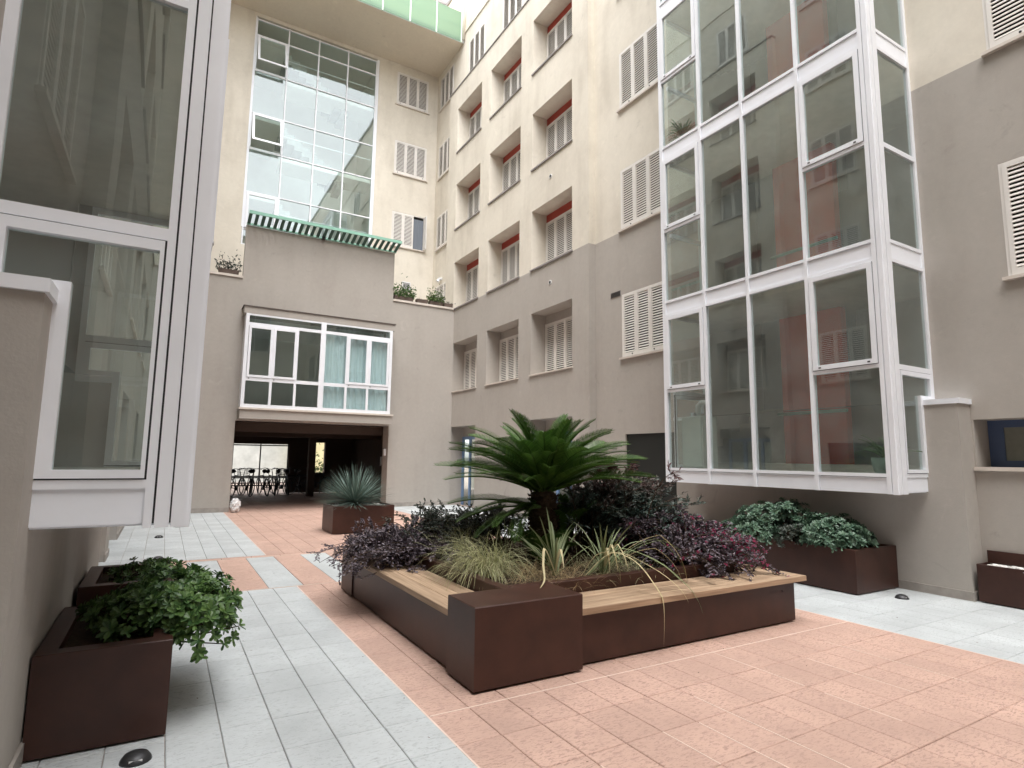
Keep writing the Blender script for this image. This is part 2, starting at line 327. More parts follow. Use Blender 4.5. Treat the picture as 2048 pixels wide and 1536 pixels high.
def thing(name, label, cat, loc=(0, 0, 0), group=None, kind=None):
    o = bpy.data.objects.new(name, None); COL.objects.link(o); o.location = loc; o.empty_display_size = .2
    if label: o['label'] = label
    if cat: o['category'] = cat
    if group: o['group'] = group
    if kind: o['kind'] = kind
    return o
def wloc(o):
    v = Vector((0, 0, 0))
    while o is not None: v += o.location; o = o.parent
    return v
def part(name, mb, material, parent=None, label=None, cat=None, kind=None, group=None, smooth=False, origin=None):
    me = bpy.data.meshes.new(name); V = np.array(mb.v, dtype=float)
    c = Vector(origin) if origin is not None else Vector(((V.min(0) + V.max(0)) / 2).tolist())
    me.from_pydata((V - np.array(c)).tolist(), [], mb.f); me.update()
    me.materials.append(MT[material] if isinstance(material, str) else material)
    if smooth:
        for p in me.polygons: p.use_smooth = True
    o = bpy.data.objects.new(name, me); COL.objects.link(o)
    if parent is not None: o.parent = parent; o.location = c - wloc(parent)
    else: o.location = c
    if label: o['label'] = label
    if cat: o['category'] = cat
    if kind: o['kind'] = kind
    if group: o['group'] = group
    return o
def mesh_of(name, mb, material, smooth=False):
    me = bpy.data.meshes.new(name); me.from_pydata(mb.v, [], mb.f); me.update(); me.materials.append(MT[material] if isinstance(material, str) else material)
    if smooth:
        for p in me.polygons: p.use_smooth = True
    return me
def inst(name, me, parent, loc, rot=(0, 0, 0), scale=None, local=False):
    o = bpy.data.objects.new(name, me); COL.objects.link(o)
    o.parent = parent; o.location = Vector(loc) if (local or parent is None) else Vector(loc) - wloc(parent); o.rotation_euler = rot
    if scale: o.scale = scale
    return o

# ------------------------------------------------------------------ ground
ground = part('ground', MB().quad((-80, -80, -.06), (90, -80, -.06), (90, 90, -.06), (-80, 90, -.06)), 'grout', kind='structure')
floor = part('courtyard_floor', MB().quad((-1.5, -8, -.012), (9.6, -8, -.012), (9.6, 30.5, -.012), (-1.5, 30.5, -.012)), 'grout', kind='structure')
TW = .2817; TH = .4275; GAP = .004
tiles = []                                       # (x0,x1,y0,y1,kind)
def grid(x0, x1, ys, kind, nx):
    w = (x1 - x0) / nx
    for i in range(nx):
        for a, b in zip(ys, ys[1:]): tiles.append((x0 + i * w, x0 + (i + 1) * w, a, b, kind))
ys1 = [3.15 + TH * k for k in range(-6, 12)]; ys1 = [y for y in ys1 if y < 7.6] + [7.77]
ys2 = [10.36 + TH * k for k in range(0, 20)]; ys2 = [y for y in ys2 if y < 18.2] + [18.34]
ys3 = [18.34 + TH * k for k in range(0, 19)]
for ys in (ys1, ys2):
    grid(-.44, 1.53, ys, 'grey', 7); grid(6.08, 8.22, ys, 'grey', 8)
    for a, b in zip(ys, ys[1:]): tiles.append((-.85, -.44, a, b, 'grey')); tiles.append((8.22, 8.6, a, b, 'grey'))
    grid(1.53, 6.08, ys, 'red', 16)
grid(1.67, 6.19, ys3, 'red', 16)
k = 0
xs = [.405 + .404 * i for i in range(-3, 21)]
for i, (a, b) in enumerate(zip(xs, xs[1:])):     # the striped cross band
    for c, d in ((7.80, 8.98), (8.98, 10.16)): tiles.append((max(a, -.84), min(b, 8.6), c, d, 'grey' if i % 2 == 1 else 'red'))
for i in range(22): tiles.append((-.84 + i * .429, -.84 + (i + 1) * .429, 10.18, 10.34, 'red'))
def tile_score(t):
    c = Vector(((t[0] + t[1]) / 2, (t[2] + t[3]) / 2, 0)); q = M.to_3x3().transposed() @ (c - Vector((0, 0, 1.6)))
    if q.z > -.5: return -1
    px = 1024 + FPX * q.x / -q.z; py = 768 - FPX * q.y / -q.z
    if not (-40 < px < 2090 and 0 < py < 1600): return -1
    if 1.95 < c.x < 5.6 and 3.8 < c.y < 7.3: return -1      # under the planter
    if -.5 < c.x < .1 and 4.1 < c.y < 7: return -1
    if 7.35 < c.x and 4.2 < c.y < 7.6: return -1
    return (t[1] - t[0]) * (t[3] - t[2]) * 1.6 / (c.length ** 3)
tiles.sort(key=tile_score, reverse=True)
tmesh = {}
def tile_box(mb, x0, x1, y0, y1, z):
    e = .004; x0 += GAP / 2; x1 -= GAP / 2; y0 += GAP / 2; y1 -= GAP / 2
    mb.add([(x0, y0, -.012), (x1, y0, -.012), (x1, y1, -.012), (x0, y1, -.012), (x0, y0, z - e), (x1, y0, z - e), (x1, y1, z - e), (x0, y1, z - e),
            (x0 + e, y0 + e, z), (x1 - e, y0 + e, z), (x1 - e, y1 - e, z), (x0 + e, y1 - e, z)],
           [(8, 9, 10, 11), (4, 5, 9, 8), (5, 6, 10, 9), (6, 7, 11, 10), (7, 4, 8, 11), (0, 1, 5, 4), (1, 2, 6, 5), (2, 3, 7, 6), (3, 0, 4, 7)])
rest = {'grey': MB(), 'red': MB()}
for i, t in enumerate(tiles):
    dz = rnd.uniform(-.0012, .0008)
    if i < 300 and tile_score(t) > 0:
        key = (round(t[1] - t[0], 3), round(t[3] - t[2], 3), t[4])
        if key not in tmesh:
            mb = MB(); w, h = (t[1] - t[0]) / 2, (t[3] - t[2]) / 2; tile_box(mb, -w, w, -h, h, 0); tmesh[key] = mesh_of('tile', mb, 'tile_' + t[4])
        inst('tile', tmesh[key], floor, ((t[0] + t[1]) / 2, (t[2] + t[3]) / 2, dz), (rnd.uniform(-.0015, .0015), rnd.uniform(-.0015, .0015), 0))
    else: tile_box(rest[t[4]], *t[:4], dz)
part('far_grey_tiles', rest['grey'], 'tile_grey', floor, kind='stuff'); part('far_red_tiles', rest['red'], 'tile_red', floor, kind='stuff')
# pale grout joints that read as light lines
gl = MB()
gl.box(1.54, 6.07, 3.572, 3.583, -.012, .0012)
for x, a, b in ((1.53, 1.5, 7.77), (1.53, 10.36, 18.3), (6.08, 1.5, 7.77)): gl.box(x - .006, x + .006, a, b, -.012, .001)
for x, a, b in ((2.952, 1.5, 2.7), (2.667, 2.3, 2.72), (3.237, 1.6, 3.0), (4.09, 2.75, 3.57), (4.09, 2.1, 2.6), (4.66, 2.3, 3.1), (2.1, 1.6, 2.6), (5.23, 2.2, 3.3)): gl.box(x - .004, x + .004, a, b, -.012, .001)
gl.box(-.5, 8.3, 7.778, 7.79, -.012, .001); gl.box(-.5, 8.3, 10.165, 10.178, -.012, .001)
part('pale_joint', gl, 'grout_light', floor, kind='stuff')

# ------------------------------------------------------------------ shutters and windows
LEAF = {}
def leaf_meshes(w, h):
    key = (round(w, 3), round(h, 3))
    if key in LEAF: return LEAF[key]
    st, rt, rb, t = .05, .05, .085, .036
    fr = MB(); hw = w / 2
    fr.box(-hw, -hw + st, -t, 0, 0, h).box(hw - st, hw, -t, 0, 0, h).box(-hw + st, hw - st, -t, 0, 0, rb).box(-hw + st, hw - st, -t, 0, h - rt, h)
    n = max(8, int(round((h - rb - rt) / .054))); p = (h - rb - rt) / n
    sl = MB(); L = (w - 2 * st)
    a = R(60); d = .032; tt = .013
    cy, cz = d / 2 * math.cos(a), d / 2 * math.sin(a); ny, nz = -tt / 2 * math.sin(a), tt / 2 * math.cos(a)
    sl.add([(sx * L / 2, sy * cy + sn * ny, sy * cz + sn * nz) for sx in (-1, 1) for sy, sn in ((-1, -1), (1, -1), (1, 1), (-1, 1))],
           [(0, 1, 2, 3), (7, 6, 5, 4), (0, 4, 5, 1), (1, 5, 6, 2), (2, 6, 7, 3), (3, 7, 4, 0)])
    bank = MB()
    for i in range(n): bank.add([(x, y - t / 2, z + rb + p * (i + .5)) for x, y, z in sl.v], sl.f)
    LEAF[key] = (mesh_of('shutter_leaf', fr, 'shutter'), mesh_of('slat', sl, 'shutter'), mesh_of('slats', bank, 'shutter'), n, p, rb, t)
    return LEAF[key]
KN = MB().lathe((0, 0, 0), [(.012, 0), (.016, .008), (.012, .018)], 8)
KNOB = None
def shutter_window(parent, facing, plane, u0, n, w, z0, h, mirror=False, individual=False, skip=(), pane='dark_pane', knob=True):
    """n louvred leaves of width w hung from u0 on; facing 'x' (-X, u=y) or 'y' (-Y, u=x)"""
    global KNOB
    fm, sm, bm, ns, p, rb, t = leaf_meshes(w - .006, h)
    def P(u, out, z):
        q = (plane - out, u, z) if facing == 'x' else (u, plane - out, z)
        return (2 * CX - q[0], q[1], q[2]) if mirror else q
    rot = (0, 0, 0) if facing == 'y' else (0, 0, R(90) if mirror else R(-90))
    f = MB(mirror); W = n * w; a, b = u0 - .035, u0 + W + .035
    def bx(c0, c1, o0, o1, zz0, zz1):
        if facing == 'x': f.box(plane - o1, plane - o0, c0, c1, zz0, zz1)
        else: f.box(c0, c1, plane - o1, plane - o0, zz0, zz1)
    bx(a, u0 - .002, -.06, .012, z0, z0 + h + .03); bx(u0 + W + .002, b, -.06, .012, z0, z0 + h + .03); bx(u0 - .002, u0 + W + .002, -.06, .012, z0 + h + .004, z0 + h + .03)
    fo = part('window_frame', f, 'shutter', parent)
    pn = MB(mirror)
    if facing == 'x': pn.quad((plane + .05, b, z0), (plane + .05, a, z0), (plane + .05, a, z0 + h + .03), (plane + .05, b, z0 + h + .03))
    else: pn.quad((a, plane + .05, z0), (b, plane + .05, z0), (b, plane + .05, z0 + h + .03), (a, plane + .05, z0 + h + .03))
    part('pane', pn, pane, fo)
    for i in range(n):
        if i in skip: continue
        u = u0 + (i + .5) * w
        lf = inst('shutter_leaf', fm, parent, P(u, -.012, z0 + .004), rot)
        if individual:
            for j in range(ns): inst('slat', sm, lf, (0, -t / 2, rb + p * (j + .5)), local=True)
        else:
            s = inst('slats', bm, lf, (0, 0, 0), local=True); s['kind'] = 'stuff'
        if knob and i % 2 == 0:
            if KNOB is None: KNOB = mesh_of('latch', KN, 'metal_dark', True)
            inst('latch', KNOB, lf, (.1 * (1 if i else -1), -t - .001, .04), (R(90), 0, 0), local=True)
def sill(parent, facing, plane, a, b, z, t=.04, out=.06, mirror=False, m='stone_sill'):
    s = MB(mirror)
    if facing == 'x': s.box(plane - out, plane + .04, a, b, z - t, z)
    else: s.box(a, b, plane - out, plane + .04, z - t, z)
    part('window_sill', s, m, parent)

# ------------------------------------------------------------------ side wings
ST = 2.935; ZG = 6.74; ROOF = 19.8
ROWS = [3.81 + ST * k for k in range(4)]
COLS = [(-3.52, -1.62), (-.965, .965), (1.62, 3.52)]
ACY = 14.92; A2CY = -3.62
def a_block(parent, cy, mirror, near_end, windows=True, ground_open=True):
    """projecting bay of deep window recesses, x 8.40..8.60, half-length 4.19"""
    y0, y1 = cy - 4.19, cy + 4.25
    holes = []
    for k, z in enumerate(ROWS):
        for a, b in COLS: holes.append((cy + a, cy + b, z + .02, z + 1.72, .5))
    gh = [(cy + 1.62, cy + 3.5, -.1, 2.62, .5), (cy - 3.52, cy - 1.62, -.1, 2.62, .5)] if ground_open else []
    lo = MB(mirror); lo.wallx(8.4, y0, y1, 0, ZG, [h for h in holes + gh if h[2] < ZG - .3])
    up = MB(mirror); up.wallx(8.4, y0, y1, ZG, 15.2, [h for h in holes if h[2] > ZG - .3])
    for m_, za, zb in ((lo, 0, ZG), (up, ZG, 15.2)):
        m_.quad((8.4, y0, za), (8.62, y0, za), (8.62, y0, zb), (8.4, y0, zb)); m_.quad((8.62, y1, za), (8.4, y1, za), (8.4, y1, zb), (8.62, y1, zb))
    up.quad((8.4, y0, 15.2), (8.62, y0, 15.2), (8.62, y1, 15.2), (8.4, y1, 15.2))
    part('lower_wall', lo, 'grey', parent); part('upper_wall', up, 'cream', parent)
    part('coping', MB(mirror).box(8.37, 8.62, y0 - .02, y1 + .02, 15.2, 15.235), 'ledge', parent)
    for k, z in enumerate(ROWS):
        for a, b in COLS:
            bk = MB(mirror)                       # back of the recess above the shutters
            bk.quad((8.9, cy + b, z + 1.46), (8.9, cy + a, z + 1.46), (8.9, cy + a, z + 1.72), (8.9, cy + b, z + 1.72))
            part('lintel', bk, 'grey' if k == 0 else 'red', parent)
            s0 = MB(mirror).box(8.36, 8.9, cy + a - (.03 if 1 else 0), cy + b + .03, z - .015, z + .022)
            part('window_sill', s0, 'stone_sill' if k == 0 else 'ledge', parent)
            if windows: shutter_window(parent, 'x', 8.885, cy + b - .03 - 4 * .462, 4, .462, z + .03, 1.42, mirror, knob=False)
            else: part('pane', MB(mirror).quad((8.9, cy + b, z), (8.9, cy + a, z), (8.9, cy + a, z + 1.6), (8.9, cy + b, z + 1.6)), 'dark_pane', parent)

def bay(parent, mirror, XO, YN, YF):
    """glazed stair bay: front plane x=XO, near side plane y=YN, far side y=YF"""
    ZB = 1.22; levels = [ZB + ST * k for k in range(6)]; top = levels[-1] + .27
    mul = [YN + .10, YN + 1.02, YN + 1.98, YN + 2.83, YF]      # mullion centre lines along y
    frame = MB(mirror); w = .052
    # mullions on the front
    for i, y in enumerate(mul):
        a, b = (y - w / 2, y + w / 2)
        if i == 4: a, b = YF - .07, YF
        frame.box(XO - .012, XO + .07, a, b, ZB, top)
    # corner post: three profiles with dark shadow gaps
    frame.box(XO - .006, XO + .06, YN + .005, YN + .066, ZB - .005, top)
    frame.box(XO + .012, XO + .08, YN - .004, YN + .03, ZB, top)
    frame.box(XO + .088, XO + .155, YN - .008, YN + .05, ZB, top)
    frame.box(XO + .165, XO + .205, YN - .004, YN + .05, ZB, top)
    # wall-side jambs
    frame.box(8.545, 8.6, YN - .004, YN + .05, 2.40, top); frame.box(8.545, 8.6, YF - .05, YF + .004, 2.40, top)
    g = part('glazed_bay', frame, 'white', parent)
    gk = MB(mirror); gk.box(XO + .01, XO + .05, YN + .03, YN + .11, ZB + .02, top - .02).box(XO + .05, XO + .2, YN + .018, YN + .042, ZB + .02, top - .02)
    part('corner_gasket', gk, 'gasket', g)
    for k, z in enumerate(levels):
        zt = z + .255 if k else z + .225
        for i in range(4):
            a, b = mul[i] + w / 2, mul[i + 1] - (w / 2 if i < 3 else .07)
            part('spandrel_panel', MB(mirror).box(XO + .012, XO + .05, a + .005, b - .005, z + (.029 if k else .003), zt - .031), 'panel', g)
            part('backing', MB(mirror).box(XO + .051, XO + .058, a, b, z + .01, zt - .02), 'gasket', g)
            part('transom', MB(mirror).box(XO - .006, XO + .062, a, b, zt - .024, zt + .02), 'white', g)
            if k: part('transom', MB(mirror).box(XO - .006, XO + .062, a, b, z - .02, z + .024), 'white', g)
        for (ya, yb) in ((YN, YN + .04), (YF - .04, YF)):
            x0, x1 = XO + .205, (8.545 if k else 8.28)
            part('spandrel_panel', MB(mirror).box(x0, x1, ya + .008, yb, z + .022, zt - .022), 'panel', g)
            part('transom', MB(mirror).box(x0, x1, ya - .004, yb + .004, zt - .024, zt + .02), 'white', g)
            if k: part('transom', MB(mirror).box(x0, x1, ya - .004, yb + .004, z - .02, z + .024), 'white', g)
        if k == len(levels) - 1: break
        z1 = levels[k + 1] - .02; z0 = zt + .02; zm = z + 1.575
        for i in range(4):
            a, b = mul[i] + w / 2, mul[i + 1] - (w / 2 if i < 3 else .07)
            if i in (0, 3):                      # casement above a fixed pane
                part('transom', MB(mirror).box(XO - .006, XO + .062, a, b, zm - .022, zm + .026), 'white', g)
                part('pane', MB(mirror).box(XO + .026, XO + .032, a, b, z0, zm - .022), 'glass', g)
                c0, c1 = zm + .034, z1 - .008; cf = MB(mirror); s = .062; a2, b2 = a + .012, b - .012
                cf.box(XO - .022, XO + .04, a2, a2 + s, c0, c1).box(XO - .022, XO + .04, b2 - s, b2, c0, c1).box(XO - .022, XO + .04, a2 + s, b2 - s, c0, c0 + s).box(XO - .022, XO + .04, a2 + s, b2 - s, c1 - s, c1)
                part('casement', cf, 'white', g)
                cg = MB(mirror); cg.box(XO + .0, XO + .02, a, b, zm + .02, c0).box(XO + .0, XO + .02, a, a2, c0, c1).box(XO + .0, XO + .02, b2, b, c0, c1).box(XO, XO + .02, a, b, c1, z1)
                part('casement_gasket', cg, 'gasket', g)
                part('pane', MB(mirror).box(XO + .004, XO + .010, a2 + s - .01, b2 - s + .01, c0 + s - .01, c1 - s + .01), 'glass', g)
                for q in (a2 + .1, b2 - .1): part('drain_cap', MB(mirror).box(XO - .028, XO - .02, q - .016, q + .016, c0 + .02, c0 + .036), 'gasket', g)
            else:
                part('pane', MB(mirror).box(XO + .026, XO + .032, a, b, z0, z1), 'glass', g)
        for si, (ya, yb) in enumerate(((YN, YN + .05), (YF - .05, YF))):
            ym = (ya + yb) / 2; x0 = XO + .205
            part('transom', MB(mirror).box(x0, 8.545, ya - .004, yb, zm - .045, zm + .02), 'white', g)
            part('pane', MB(mirror).box(x0, 8.545, ym - .003, ym + .003, zm + .02, z1), 'glass', g)
            s = .06
            if k == 0:                           # L-shaped light around the low pier
                cf = MB(mirror); ZP = 2.40
                part('casement_gasket', MB(mirror).box(x0, 8.545, ya + .006, ya + .02, zm - .056, zm - .044).box(x0, 8.28, ya + .006, ya + .02, z0 - .002, z0 + .012).box(x0 - .004, x0 + .012, ya + .006, ya + .02, z0, zm - .045), 'gasket', g)
                cf.box(x0 + .01, x0 + .03, ya - .012, yb, z0 + .008, zm - .053)
                cf.box(x0 + .03, 8.28, ya - .012, yb, z0 + .008, z0 + .05).box(8.215, 8.28, ya - .012, yb, z0 + .05, ZP + .05)
                cf.box(8.28, 8.545, ya - .012, yb, ZP, ZP + .05).box(8.49, 8.545, ya - .012, yb, ZP + .05, zm - .053).box(x0 + .03, 8.49, ya - .012, yb, zm - .11, zm - .053)
                part('casement', cf, 'white', g)
                pg = MB(mirror); pg.box(x0 + .03, 8.215, ym - .003, ym + .003, z0 + .05, ZP + .05).box(x0 + .03, 8.49, ym - .003, ym + .003, ZP + .05, zm - .11)
                part('pane', pg, 'glass', g)
            else: part('pane', MB(mirror).box(x0, 8.545, ym - .003, ym + .003, z0, zm - .045), 'glass', g)
    # soffit, stair landings and the stair hall behind
    part('bay_soffit', MB(mirror).box(XO + .02, 8.6, YN + .03, YF - .02, ZB + .01, ZB + .05), 'panel', g)
    part('bay_roof', MB(mirror).box(XO - .03, 8.7, YN - .03, YF + .03, top + .005, top + .08), 'panel', g)
    ya, yb, xe = YN - .1, YF + .95, 11.6; c = YN + 1.73
    side = MB(mirror)
    side.quad((8.6, yb, 1), (8.6, yb, ROOF), (xe, yb, ROOF), (xe, yb, 1)); side.quad((8.6, ya, 1), (xe, ya, 1), (xe, ya, ROOF), (8.6, ya, ROOF))
    side.quad((8.73, yb, 1), (8.73, YF + .01, 1), (8.73, YF + .01, ROOF), (8.73, yb, ROOF))
    part('stair_hall_wall', side, 'room', parent)
    part('stair_hall_wall', MB(mirror).quad((xe, yb + .05, 1), (xe, ya - .05, 1), (xe, ya - .05, ROOF), (xe, yb + .05, ROOF)), 'room_dark', parent)
    for k, z in enumerate(levels[:-1]):
        sl = MB(mirror); sl.box(XO + .09, 8.735, YN + .06, YF - .06, z + .04, z + .235); sl.box(8.735, 9.6, ya, yb, z + .04, z + .34); sl.box(9.6, xe, ya, c + 1.14, z + .04, z + .34)
        part('landing', sl, 'marble', parent)
        part('red_wall', MB(mirror).box(9.6, 9.75, c, c + 1.14, z + .34, z + ST + .04), 'red_wall', parent)
        part('inner_wall', MB(mirror).box(10.1, 10.2, ya, c + .02, z + .34, z + ST + .04), 'room_dark', parent)
        for i in range(7):                        # flight rising away from the glass
            part('stair_step', MB(mirror).box(9.6 + .28 * i, 9.6 + .28 * (i + 1) + .03, c + 1.15, yb - .03, z + .12 + .165 * i, z + .34 + .165 * (i + 1)), 'marble', parent)
        hr = MB(mirror).tube([(9.54, c + 1.2, z + 1.22), (9.54, c - .05, z + 1.22)], .03, 8).tube([(9.55, c + .55, z + 1.22), (9.61, c + .55, z + 1.14)], .014, 6)
        part('handrail', hr, 'green_rail', parent, smooth=True)

def side_wing(name, label, mirror):
    W = thing(name, label, 'building', ((2 * CX - 8.6) if mirror else 8.6, 5.65, 0))
    yn, yf, xo = (3.60, 7.45, 7.615) if mirror else (3.745, 7.52, 7.57)
    # flat wall plane x=8.6 between and above the projecting blocks
    bw = []                                      # shutter windows on the flat wall (y0, z)
    for y in (8.445, 1.50):
        for k in range(5): bw.append((y, y + 1.35, 3.83 + ST * k, 3.83 + ST * k + 1.44, .10))
    lowo = [(8.0, 9.73, -.1, 2.14, .12), (1.45, 3.34, 1.56, 2.14, .42)]
    bayo = [(yn + .02, yf - .02, 1.24, 2.41, .12), (yn, yf, 2.41, 16.2, .12)]
    lo = MB(mirror).wallx(8.6, .57, 10.735, 0, ZG, [h for h in bw if h[2] < ZG - .3] + lowo + [bayo[0], (yn, yf, 2.41, ZG + .1, .12)])
    part('lower_wall', lo, 'grey', W)
    up = MB(mirror).wallx(8.6, .57, 10.735, ZG, ROOF, [h for h in bw if h[2] > ZG - .3] + [(yn, yf, ZG - .1, 16.2, .12)])
    cw = [(19.36, 20.60, 15.45, 16.85, .1), (19.36, 20.60, 12.53, 13.92, .1), (19.36, 20.60, 9.60, 10.97, .1), (19.36, 20.60, 6.9, 8.12, .1)]
    up.wallx(8.6, 19.16, 20.9, ZG, ROOF, cw)
    tw = [(16.74, 18.04), (14.22, 15.52), (11.75, 13.05)]
    up.wallx(8.6, 10.735, 19.16, 15.2, ROOF, [(a, b, 15.42, 16.86, .1) for a, b in tw])
    up.wallx(8.6, -9.6, .57, 15.2, ROOF); up.wallx(8.6, -9.6, -7.8, 0, 15.2)
    part('upper_wall', up, 'cream', W)
    part('string_course', MB(mirror).box(8.56, 8.62, -9.6, 20.9, 17.44, 17.50), 'cream', W)
    part('roof', MB(mirror).box(8.55, 14, -9.6, 28, ROOF, ROOF + .15), 'ledge', W)  # unseen roof, added to keep sky light out of the wing
    part('outer_wall', MB(mirror).quad((14, -9.6, 0), (14, 28, 0), (14, 28, ROOF), (14, -9.6, ROOF)).quad((8.6, -9.6, 0), (14, -9.6, 0), (14, -9.6, ROOF), (8.6, -9.6, ROOF)), 'cream', W)  # unseen outer walls, added so sky light does not leak inside
    a_block(W, ACY, mirror, True); a_block(W, A2CY, mirror, False, windows=mirror, ground_open=False)
    for (a, b, z, zt, d) in bw:
        near = a < 5
        vis = (not mirror) and ((near and z < 7) or (not near and z < 6))
        shutter_window(W, 'x', 8.61, a + .03, 3, .43, z + .005, 1.40, mirror, individual=vis and z < 7)
        sill(W, 'x', 8.6, a - .05, b + .05, z, mirror=mirror, m='stone_sill')
    if not mirror:
        for (a, b, z, zt, d) in cw:
            shutter_window(W, 'x', 8.61, a + .02, 3, .4, z + .01, zt - z - .04, mirror, knob=False); sill(W, 'x', 8.6, a - .04, b + .04, z, mirror=mirror)
    for a, b in tw: shutter_window(W, 'x', 8.61, a + .03, 3, .41, 15.45, 1.37, mirror, knob=False)
    # low wall and piers that carry the bay
    zc = 2.33; xp = 8.28
    pw = MB(mirror)
    pw.box(xp, 8.62, 3.365, yn + .01, 0, zc); pw.box(xp, 8.62, yf - .01, 7.97, 0, zc); pw.box(xp, 8.62, yn + .01, yf - .01, 0, 1.30)
    part('low_wall', pw, 'grey', W)
    for a, b in ((3.34, yn + .03), (yf - .03, 7.995)): part('pier_cap', MB(mirror).box(xp - .02, 8.60, a, b, zc, zc + .065), 'white', W)
    for q in ((xp - .018, xp + .01, 3.376, 8.0), (xp - .018, 8.6, 3.347, 3.375), (8.582, 8.61, 9.73, 10.70), (8.382, 8.41, 13.31, 16.53), (8.382, 8.41, 10.71, 11.39)):
        part('skirting', MB(mirror).box(*q, 0, .105), 'skirting', W)
    part('service_door', MB(mirror).box(8.64, 8.70, 8.0, 9.73, 0, 2.14), 'dark_door', W)
    bay(W, mirror, xo, yn, yf)
    # low blue window beside the pier
    bf = MB(mirror); x = 8.98
    bf.box(x, x + .05, 1.45, 3.34, 1.56, 1.64).box(x, x + .05, 1.45, 3.34, 2.05, 2.14).box(x, x + .05, 3.18, 3.34, 1.64, 2.05).box(x, x + .05, 2.30, 2.40, 1.64, 2.05).box(x, x + .05, 1.45, 1.55, 1.64, 2.05)
    fo = part('basement_window', bf, 'blue', W)
    part('pane', MB(mirror).box(x + .02, x + .026, 1.55, 3.18, 1.64, 2.05), mat('frosted_pane', (.2, .21, .18), .3, .5, var=.1, vscale=8) if not mirror else 'dark_pane', fo)
    sill(W, 'x', 8.6, 1.40, 3.36, 1.56, .045, .05, mirror)
    # blue framed doors in the ground-floor recesses
    for a, b in ((ACY + 1.62, ACY + 3.5), (ACY - 3.52, ACY - 1.62)):
        d = MB(mirror); x = 8.86
        for c in (a, a + .62, a + 1.24, b - .1): d.box(x, x + .06, c, c + .1, 0, 2.2)
        d.box(x, x + .06, a, b, 2.2, 2.3)
        do = part('glazed_door', d, 'blue_light', W)
        part('pane', MB(mirror).box(x + .025, x + .031, a, b, .02, 2.2), 'glass', do)
        part('door_panel', MB(mirror).quad((9.6, b, 0), (9.6, a, 0), (9.6, a, 2.62), (9.6, b, 2.62)), 'room', do)
        part('overpanel', MB(mirror).quad((8.9, b, 2.3), (8.9, a, 2.3), (8.9, a, 2.62), (8.9, b, 2.62)), 'grey', W)
    if not mirror:
        for z in (9.126, 6.186):
            v = MB().tube([(8.385, 12.36, z), (8.41, 12.36, z)], .062, 16); vo = part('vent_rose', v, 'plastic_white', W, smooth=False)
            part('vent_hole', MB().tube([(8.38, 12.36, z), (8.384, 12.36, z)], .04, 14), 'metal_dark', vo)
        gr = MB().box(8.59, 8.605, 9.83, 10.17, 5.26, 5.385); go = part('air_grille', gr, 'ledge', W)
        for i in range(6): part('slat', MB().box(8.583, 8.589, 9.845, 10.155, 5.268 + .019 * i, 5.276 + .019 * i), 'metal_dark', go)
        l1 = MB().box(8.48, 8.6, 19.95, 20.1, 8.28, 8.36).tube([(8.5, 20.02, 8.28), (8.44, 20.02, 8.2)], [.05, .07], 10)
        part('wall_spotlight', l1, 'plastic_white', W)
    return W
right_wing = side_wing('apartment_wing', 'long right-hand apartment wing, cream above grey, with red-lintelled recesses and white glazed stair bay', False)
left_wing = side_wing('apartment_wing', 'left-hand apartment wing with the big glazed bay close to the viewer', True)

# ------------------------------------------------------------------ rear wing
K = thing('rear_wing', 'rear apartment block with tall stair glazing above a dark bicycle passage', 'building', (CX, 18.35, 0))
YB, YU = 18.35, 20.9
part('lower_wall', MB().wally(YB, -.66, 8.41, 0, 6.72, [(1.67, 6.19, -.1, 2.56, .55), (1.78, 6.0, 3.0, 5.62, .3)]), 'grey', K)
blk = MB().box(1.60, 6.17, YB, YB + .16, 6.72, 8.36)
part('parapet_wall', blk, 'grey', K)
part('terrace', MB().quad((-.9, YB, 6.5), (8.6, YB, 6.5), (8.6, YU, 6.5), (-.9, YU, 6.5)), 'ledge', K)
for a, b in ((-.6, 1.60), (6.17, 8.40)): part('coping', MB().box(a, b, YB - .04, YB + .22, 6.722, 6.79), 'stone_sill', K)
hw = [(6.86, 8.18, z, z + 1.38, .1) for z in (9.60, 12.51, 15.39)]
part('upper_wall', MB().wally(YU, -.9, 8.62, 6.5, ROOF, [(1.68, 6.12, 8.6, 16.96, .16)] + hw), 'cream', K)
for i, h in enumerate(hw):
    shutter_window(K, 'y', YU + .01, h[0] + .03, 3, .42, h[2] + .01, 1.33, skip=(2,) if i == 0 else (), knob=True)
    sill(K, 'y', YU, h[0] - .05, h[1] + .05, h[2])
    if i == 0:
        part('open_shutter', MB().box(8.14, 8.175, YU - .30, YU, h[2] + .015, h[2] + 1.35), 'shutter', K)
        cu = MB()
        for j in range(8): cu.quad((7.72 + .055 * j, YU + .045 - .012 * (j % 2), h[2] + .03), (7.72 + .055 * (j + 1), YU + .045 - .012 * ((j + 1) % 2), h[2] + .03), (7.72 + .055 * (j + 1), YU + .045 - .012 * ((j + 1) % 2), h[2] + 1.25), (7.72 + .055 * j, YU + .045 - .012 * (j % 2), h[2] + 1.25))
        part('curtain', cu, mat('grey_curtain', (.16, .18, .21), .9), K)
g2 = MB().box(7.36, 7.69, YU - .015, YU + .01, 7.93, 8.26); go = part('air_grille', g2, 'plastic_white', K)
for i in range(6): part('slat', MB().box(7.385, 7.665, YU - .022, YU - .016, 7.955 + .047 * i, 7.975 + .047 * i), 'metal_dark', go)
